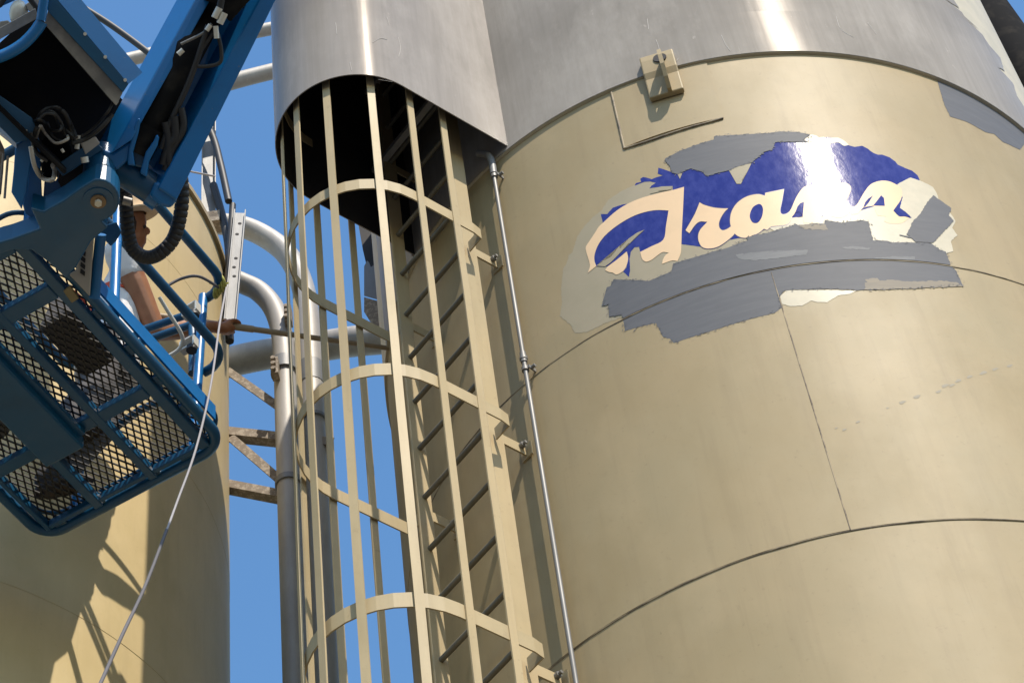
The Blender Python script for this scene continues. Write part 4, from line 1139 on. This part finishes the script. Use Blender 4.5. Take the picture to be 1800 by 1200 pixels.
# side plate, struts and bracket plates between boom head and platform
px_prism([(-40, 142), (0, 168), (56, 207), (64, 226), (48, 246), (28, 252), (0, 224), (-40, 180)], RX + 0.1, 0.03, 'boom_lower_plate', 'blue_dark', bv=0.003)
MB().hexa([la(-40, 180, RX + 0.1), la(28, 252, RX + 0.1), la(30, 262, RX + 0.16), la(-40, 205, RX + 0.18)], [p + eB * 0.02 for p in (la(-40, 180, RX + 0.1), la(28, 252, RX + 0.1), la(30, 262, RX + 0.16), la(-40, 205, RX + 0.18))]).build('boom_edge_plate', M['blue'], lift)
px_prism([(27, 254), (50, 243), (62, 232), (58, 268), (52, 300), (46, 336), (38, 368), (20, 338), (24, 300)], RX + 0.16, 0.05, 'tilt_link', 'blue', bv=0.004)
px_prism([(55, 245), (64, 232), (70, 250), (72, 300), (74, 345), (68, 392), (44, 375), (40, 360), (48, 310)], RX + 0.26, 0.05, 'tilt_link', 'blue', bv=0.004)
px_prism([(78, 318), (98, 318), (108, 300), (150, 276), (166, 300), (160, 330), (108, 356), (76, 348)], RX + 0.30, 0.06, 'knuckle_plate', 'blue', bv=0.004)
px_prism([(96, 292), (140, 262), (170, 250), (182, 262), (148, 286), (110, 310)], RX + 0.22, 0.05, 'knuckle_plate', 'blue_dark', bv=0.004)
px_prism([(104, 300), (128, 282), (146, 288), (144, 318), (126, 338), (110, 336), (102, 318)], RX + 0.285, 0.03, 'knuckle_recess', 'shade_black', bv=0.003)
px_prism([(150, 292), (162, 286), (180, 296), (176, 318), (155, 320)], RX + 0.2, 0.1, 'knuckle_boss', 'blue', bv=0.01)
px_prism([(150, 272), (162, 263), (176, 252), (168, 240), (140, 250), (146, 262)], RX + 0.14, 0.04, 'cable_block', 'galv_old', bv=0.004)
MB().tube([la(180, 303, RX + 0.16), la(190, 312, RX + 0.22)], 0.032, 16).build('end_cap', M['galv'], lift)
px_prism([(66, 260), (84, 236), (122, 250), (130, 276), (100, 300), (94, 318), (76, 318)], RX + 0.36, 0.08, 'valve_block', 'black_steel', bv=0.01)
MB().tube([la(137, 238, RX + 0.12), la(135, 262, RX + 0.12)], 0.009, 8).build('hose_fitting', M['fitting'], lift)
MB().tube([la(148, 276, RX + 0.1), la(150, 286, RX + 0.1)], 0.014, 8).build('hose_fitting', M['fitting'], lift)
for (x0, y0), (x1, y1) in (((45, 228), (46, 236)), ((72, 284), (78, 278)), ((108, 262), (112, 268))):
    MB().tube([la(x0, y0, RX + 0.08), la(x1, y1, RX + 0.08)], 0.006, 8).build('hose_fitting', M['fitting'], lift)
random.seed(11)
loops = [[(64, 216), (74, 198), (92, 190), (112, 200), (124, 222), (130, 246)], [(66, 212), (82, 200), (98, 204), (104, 222), (118, 230), (132, 244)], [(62, 240), (70, 222), (80, 236), (98, 250), (116, 244), (120, 238)],
         [(52, 258), (60, 290), (74, 312), (90, 318), (98, 304), (94, 290)], [(56, 232), (58, 262), (62, 290), (74, 306)], [(130, 246), (148, 238), (172, 220), (190, 198), (200, 180)], [(126, 252), (150, 244), (176, 226), (196, 200)], [(84, 214), (90, 226), (104, 230), (110, 220)],
         [(70, 206), (88, 196), (104, 212), (114, 236)], [(66, 222), (60, 246), (66, 270), (84, 284)], [(76, 194), (100, 188), (122, 210), (134, 240)], [(58, 214), (70, 208), (84, 220), (92, 240), (110, 250)]]
for k, pts in enumerate(loops):
    PP = smooth_path([la(x + random.uniform(-2, 2), y + random.uniform(-2, 2), RX + 0.08 + random.uniform(-.04, .06)) for x, y in pts], 6)
    MB().tube(PP, 0.0055 + 0.003 * (k % 3 == 0), 8).build('hydraulic_hose', M['galv_old' if k in (2, 3) else 'rubber'], lift)
# side screen of bars at the far left edge
px_prism([(-30, 240), (0, 245), (8, 262), (6, 300), (2, 342), (-30, 350)], 8.9, 0.02, 'side_screen', 'rust', bv=0.002)
for k in range(4):
    MB().tube([la(-10 + k * 8, 262 + k * 4, 8.85), la(-22 + k * 10, 340 + k * 3, 8.85)], 0.005, 6).build('screen_bar', M['galv_old'], lift)
# main boom arm going on beyond the picture carries the head; added shade beams follow
MB().bar(la(60, -60, RX + 0.4), la(60, -60, RX + 0.4) + Vector((-2.6, -1.6, 1.9)), 0.34, 0.34, up).build('main_boom', M['blue'], lift).modifiers.new('bevel', 'BEVEL').width = 0.03
def left_pt(px, py):
    return cyl(CL, S, *on_tank(px, py, CL, S))
pa_, pb_ = left_pt(135, 935) + SUN * 3.5, left_pt(58, 1160) + SUN * 3.35
ax_ = (pa_ - pb_).normalized()
sd_ = ax_.cross(SUN).normalized()
if (ROT.transposed() @ sd_).x > 0: sd_ = -sd_
MB().bar(pb_ + sd_ * 0.47, pa_ - ax_ * 0.15 + sd_ * 0.47, 0.90, 0.36, sd_).build('shade_beam', M['blue'], lift).modifiers.new('bevel', 'BEVEL').width = 0.03  # unseen beam added so that its shadow falls on the left tank
pc_, pd_ = left_pt(105, 900) + SUN * 3.7, left_pt(78, 480) + SUN * 3.7
ax2 = (pd_ - pc_).normalized()
sd2 = ax2.cross(SUN).normalized()
if (ROT.transposed() @ sd2).x > 0: sd2 = -sd2
MB().bar(pc_ + sd2 * 0.45, pd_ + sd2 * 0.45, 0.90, 0.40, sd2).build('shade_beam', M['blue'], lift).modifiers.new('bevel', 'BEVEL').width = 0.03  # second added beam out of view, shades the tank behind the mesh floor

# ------------------------------------------------------------------ rope on the platform corner
cable('tag_line', 'pale tag line hanging from the platform rail down to the lower left', [bf(0.062, -0.03, 1.08) + Vector((0.02, -0.03, -0.03)), la(386, 570, 9.6), la(370, 680, 9.0), la(344, 790, 8.6), la(312, 880, 8.3), la(293, 932, 8.1)], 0.0046, M['rope'], 'rope')
cable('tag_line', 'dark lower length of the tag line ending at the picture bottom', [la(293, 931, 8.1), la(255, 1030, 7.7), la(215, 1115, 7.3), la(170, 1215, 6.9), la(60, 1460, 5.6), Vector((-1.4, 3.0, 0.05))], 0.0060, M['rope_dark'], 'rope')
b = MB()
for k in range(5):
    c = bf(0.075 + 0.012 * (k - 2), -0.01 - 0.006 * k, 1.10)
    ax = (BU * 0.9 + BV * 0.5 + BW * (0.2 * (k - 2))).normalized(); o1 = ax.orthogonal().normalized(); o2_ = ax.cross(o1)
    b.tube([c + (o1 * math.cos(2 * math.pi * i / 12) + o2_ * math.sin(2 * math.pi * i / 12)) * 0.029 for i in range(12)], 0.007, 6, closed=True)
for dx in (-14, -6, 8, 14):
    p0 = bf(0.075, -0.02, 1.10)
    b.tube([p0, p0 + ROT @ Vector((dx * 0.003, 0.03 - abs(dx) * 0.001, 0.02))], 0.004, 6)
tag(b.build('rope_lashing', M['rope_yellow']), 'yellow green rope lashing knotted round the platform rail bend', 'rope')
cable('slack_rope', 'thin dark rope sagging from the rail knot to the worker side', [bf(0.075, -0.02, 1.09), la(350, 486, 9.9), la(318, 490, 9.95), la(288, 506, 9.9)], 0.0065, M['rope_dark'], 'rope')

# ------------------------------------------------------------------ the painter on the platform
man = thing('person', 'worker in white T-shirt and brimmed hat leaning over the platform rail, holding a pole', 'person', tuple(bf(0.5, 0.2, 0.03)))
fwd = (BU * -0.95 + BV * -0.30).normalized(); rgt = fwd.cross(BW).normalized()
def limb(b, pts, rs, seg=14):
    pts = [Vector(p) for p in pts]
    P, Q = [], []
    for i in range(len(pts) - 1):
        for k in range(4):
            t = k / 4
            P.append(pts[i].lerp(pts[i + 1], t)); Q.append(rs[i] + (rs[i + 1] - rs[i]) * t)
    P.append(pts[-1]); Q.append(rs[-1])
    b.tube(P, Q, seg)
    for p, r in zip(pts, rs): b.ball(p, r)
    return b
shR = at_z(214, 446, BO.z + 1.50); elR = at_z(274, 583, BO.z + 1.17); haR = at_z(398, 572, BO.z + 1.40)
chest = shR - rgt * 0.225 - fwd * 0.05; shL = shR - rgt * 0.42 - fwd * 0.06
head = at_z(223, 404, BO.z + 1.74)
pelvis = chest * 0.55 + bf(0.70, 0.06, 0) * 0.45; pelvis.z = BO.z + 0.98
tip = at_rh(712, 616, 6.98)
pole_d = (tip - haR).normalized()
haL = haR - pole_d * 0.42
elL = (shL + haL) / 2 + Vector((0, 0, -0.12)) + fwd * 0.02
footR, footL = bf(0.56, 0.36, 0.055), bf(0.74, 0.18, 0.055)
hipR, hipL = pelvis + rgt * 0.09, pelvis - rgt * 0.09
knR = (hipR + footR) / 2 + fwd * 0.07; knL = (hipL + footL) / 2 + fwd * 0.07
def torso(b, gr=0.0, w0=0.0):
    sp = [pelvis, pelvis.lerp(chest, 0.45), chest - BW * 0.10, chest + BW * 0.02]
    wd = [0.155, 0.150, 0.168, 0.138]; dp = [0.120, 0.118, 0.118, 0.082]
    n = 20
    rings = []
    for p, a, c in zip(sp, wd, dp):
        rings.append([p + rgt * (a + gr) * math.cos(2 * math.pi * k / n) + fwd * (c + gr) * math.sin(2 * math.pi * k / n) for k in range(n)])
    V = [q for r in rings for q in r]
    F = [(j * n + k, j * n + (k + 1) % n, (j + 1) * n + (k + 1) % n, (j + 1) * n + k) for j in range(3) for k in range(n)]
    F += [tuple(range(n))[::-1], tuple(range(3 * n, 4 * n))]
    b.add(V, F, True)
    b.ball(shR - rgt * 0.03, 0.062 + gr); b.ball(shL + rgt * 0.03, 0.062 + gr)
    limb(b, [shR - rgt * 0.03, chest + BW * 0.06, shL + rgt * 0.03], [0.055 + gr, 0.075 + gr, 0.055 + gr])
    return b
def remesh(o, vox, it=4):
    m = o.modifiers.new('remesh', 'REMESH'); m.mode = 'VOXEL'; m.voxel_size = vox; m.use_smooth_shade = True
    m2 = o.modifiers.new('smooth', 'SMOOTH'); m2.iterations = it; m2.factor = 0.5
    return o
b = MB()
torso(b)
neck0 = chest + BW * 0.07
hup = (head - neck0).normalized()
limb(b, [neck0, head - hup * 0.06], [0.062, 0.056])
# head: skull, jaw, nose, ears, looking along the pole
look = (tip - head); look = (look - hup * look.dot(hup)).normalized()
hr_ = look.cross(hup).normalized()
HM = Matrix((hr_, look, hup)).transposed()
b.ball(head + hup * 0.035, 0.075, 0.092, 0.095, M=HM); b.ball(head - hup * 0.035 + look * 0.022, 0.058, 0.068, 0.075, M=HM)
b.ball(head - hup * 0.005 + look * 0.090, 0.010, 0.019, 0.020, M=HM)
b.ball(head - hup * 0.094 + look * 0.056, 0.024, 0.020, 0.016, M=HM)
for sg in (-1, 1):
    b.ball(head + hr_ * sg * 0.076 - look * 0.010, 0.010, 0.018, 0.028, M=HM)
b.ball(head - hup * 0.045 + look * 0.080, 0.024, 0.010, 0.006, M=HM); b.ball(head - hup * 0.058 + look * 0.078, 0.020, 0.010, 0.006, M=HM)
# arms
limb(b, [shR, shR.lerp(elR, 0.4), elR], [0.062, 0.060, 0.047])
limb(b, [elR, elR.lerp(haR, 0.28), haR - (haR - elR).normalized() * 0.085], [0.043, 0.046, 0.028])
limb(b, [shL, elL], [0.058, 0.043]); limb(b, [elL, elL.lerp(haL, 0.3), haL - (haL - elL).normalized() * 0.06], [0.043, 0.044, 0.028])
def fist(b, c, wrist, ax):
    """hand closed on the pole: palm on the wrist side, four fingers and a thumb round it"""
    w = (wrist - c); w = (w - ax * w.dot(ax)).normalized()
    o = ax.cross(w)
    rp = 0.0155
    palm = c + w * (rp + 0.012) - ax * 0.0
    Mx = Matrix((ax, o, w)).transposed()
    b.ball(palm - ax * 0.01 + w * 0.006, 0.046, 0.034, 0.020, M=Mx)
    limb(b, [wrist, palm + w * 0.008 - ax * 0.012], [0.028, 0.026])
    for i, (L_, r_) in enumerate(((235, 0.0088), (255, 0.0095), (248, 0.0092), (215, 0.0080))):
        s = 0.034 - 0.0215 * i
        pts = []
        for k in range(8):
            a = D(50 + L_ * k / 7)
            pts.append(c + ax * s + (w * math.cos(a) + o * math.sin(a)) * (rp + r_ + (0.006 if k in (1, 3) else 0.002)))
        b.tube(pts, [r_ * (1.08 - 0.05 * k) for k in range(8)], 8)
        b.ball(pts[0], r_ * 1.15); b.ball(pts[-1], r_ * 0.72)
    pts = [palm - ax * 0.018 - o * 0.022, c + ax * 0.022 - o * 0.032 + w * 0.008, c + ax * 0.050 - o * 0.024 - w * 0.008, c + ax * 0.066 - o * 0.012 - w * 0.018]
    b.tube(smooth_path(pts, 4), [0.0125 - 0.0003 * k for k in range(13)], 8); b.ball(pts[-1], 0.0088)
fist(b, haR, haR - (haR - elR).normalized() * 0.085, pole_d)
fist(b, haL, haL - (haL - elL).normalized() * 0.06, pole_d)
# legs inside the trousers
for hp, kn, ft in ((hipR, knR, footR), (hipL, knL, footL)):
    limb(b, [hp, kn, ft + BW * 0.04], [0.082, 0.056, 0.042])
body = remesh(b.build('body', M['skin'], man, recalc=False), 0.0048, 3)
# shirt, trousers, boots, hat, harness
b = MB(); torso(b, 0.012)
limb(b, [shR - rgt * 0.005 + BW * 0.004, shR.lerp(elR, 0.20)], [0.082, 0.076]); limb(b, [shL + rgt * 0.02, shL.lerp(elL, 0.35)], [0.072, 0.070])
ring = [pelvis - BW * 0.10 + rgt * 0.168 * math.cos(2 * math.pi * k / 20) + fwd * 0.136 * math.sin(2 * math.pi * k / 20) for k in range(20)]
ring2 = [pelvis + BW * 0.12 + rgt * 0.158 * math.cos(2 * math.pi * k / 20) + fwd * 0.136 * math.sin(2 * math.pi * k / 20) for k in range(20)]
b.hexa(ring, ring2)
shirt = remesh(b.build('shirt', M['shirt'], man, recalc=False), 0.009, 3)
tx = bpy.data.textures.new('cloth_folds', 'CLOUDS'); tx.noise_scale = 0.11
dm = shirt.modifiers.new('folds', 'DISPLACE'); dm.texture = tx; dm.strength = 0.022; dm.mid_level = 0.5
b = MB()
for hp, kn, ft in ((hipR, knR, footR), (hipL, knL, footL)):
    limb(b, [hp + BW * 0.03, kn, ft + BW * 0.05], [0.100, 0.078, 0.068])
b.ball(pelvis - BW * 0.03, 0.16, 0.125, 0.10, M=Matrix((rgt, fwd, BW)).transposed())
remesh(b.build('trousers', M['trousers'], man, recalc=False), 0.010, 3)
for ft in (footR, footL):
    b = MB(); b.ball(ft + fwd * 0.06 - BW * 0.005, 0.048, 0.135, 0.034, M=Matrix((rgt, fwd, BW)).transposed()); limb(b, [ft, ft + BW * 0.09], [0.046, 0.052])
    remesh(b.build('boot', M['boots'], man, recalc=False), 0.008, 2)
hat_up = (hup - look * 0.30 - rgt * 0.30).normalized()
hx = look.cross(hat_up).normalized(); hy = hat_up.cross(hx)
def lathe(prof, c, ax, x, y, n=28):
    V = [c + ax * z + (x * math.cos(2 * math.pi * k / n) * 0.94 + y * math.sin(2 * math.pi * k / n) * 1.06) * r for r, z in prof for k in range(n)]
    return MB().add(V, [(j * n + k, j * n + (k + 1) % n, (j + 1) * n + (k + 1) % n, (j + 1) * n + k) for j in range(len(prof) - 1) for k in range(n)], True)
lathe([(0.088, 0.0), (0.12, 0.0), (0.142, -0.005), (0.152, 0.003), (0.151, 0.009), (0.12, 0.008), (0.098, 0.012), (0.094, 0.06), (0.084, 0.095), (0.05, 0.112), (0.001, 0.108)], head + hup * 0.055, hat_up, hx, hy).build('hat', M['straw'], man)
b = MB()
b.ball(head + hup * 0.03 - look * 0.012, 0.080, 0.092, 0.088, M=HM)
remesh(b.build('hair', M['hair'], man, recalc=False), 0.008, 1)
for sg in (-1, 1):
    e = head + hup * 0.012 + look * 0.074 + hr_ * sg * 0.034
    MB().ball(e, 0.0095).build('eye', M['hair'], man)
def strap(pts, w, name='harness_strap'):
    P = [Vector(p) for p in pts]
    b = MB()
    for i in range(len(P) - 1):
        d = (P[i + 1] - P[i]).normalized()
        b.bar(P[i] - d * 0.004, P[i + 1] + d * 0.004, w, 0.006, BW if abs(d.z) < 0.7 else rgt)
    return b.build(name, M['orange'], man)
cc = pelvis.lerp(chest, 0.72)
strap([cc + rgt * 0.170 * math.cos(2 * math.pi * k / 24) + fwd * 0.134 * math.sin(2 * math.pi * k / 24) for k in range(25)], 0.04)
# long pole with roller frame
pole = thing('painting_pole', 'long wooden extension pole held by the worker, reaching behind the ladder cage', 'pole', tuple(haR))
MB().tube([haR - pole_d * 0.62, haR, tip], [0.0155, 0.0145, 0.0115], 12).build('pole', M['wood'], pole)
MB().tube([haR + pole_d * 0.03, haR + pole_d * 0.13], [0.0175, 0.0165], 12).build('grip', M['wood'], pole)
rd = pole_d.cross(BW).normalized()
b = MB().tube(smooth_path([tip, tip + pole_d * 0.05, tip + pole_d * 0.08 + rd * 0.05, tip + pole_d * 0.12 + rd * 0.05, tip + pole_d * 0.12], 5), 0.004, 8)
b.build('roller_frame', M['chrome'], pole)
MB().tube([tip + pole_d * 0.12 - BW * 0.0, tip + pole_d * 0.12 - rd * 0.18], 0.024, 14).build('roller_sleeve', M['grey_paint'], pole)
# kit on the platform floor
kit = thing('tool_bag', 'dark tool bag standing on the mesh floor of the platform', 'bag', tuple(bf(0.20, 0.70, 0.02)))
o = MB().hexa([bf(u, v, 0.02) for u, v in ((0.13, 0.56), (0.29, 0.56), (0.29, 0.86), (0.13, 0.86))], [bf(u, v, 0.22) for u, v in ((0.16, 0.59), (0.26, 0.59), (0.26, 0.83), (0.16, 0.83))]).build('bag_body', M['trousers'], kit); bevel(o, 0.03, 3)
MB().tube(smooth_path([bf(0.21, 0.62, 0.21), bf(0.21, 0.66, 0.30), bf(0.21, 0.76, 0.30), bf(0.21, 0.80, 0.21)], 5), 0.010, 8).build('handle', M['orange'], kit)
pail = thing('paint_pail', 'grey smeared paint pail standing on the mesh floor of the platform', 'pail', tuple(bf(0.72, 0.62, 0.02)))
c = bf(0.72, 0.62, 0.02)
MB().tube([c, c + BW * 0.30, c + BW * 0.31], [0.115, 0.135, 0.138], 24).build('pail_body', M['grey_paint'], pail)
MB().tube([c + BW * 0.285, c + BW * 0.30], 0.142, 24).build('pail_rim', M['fitting'], pail)
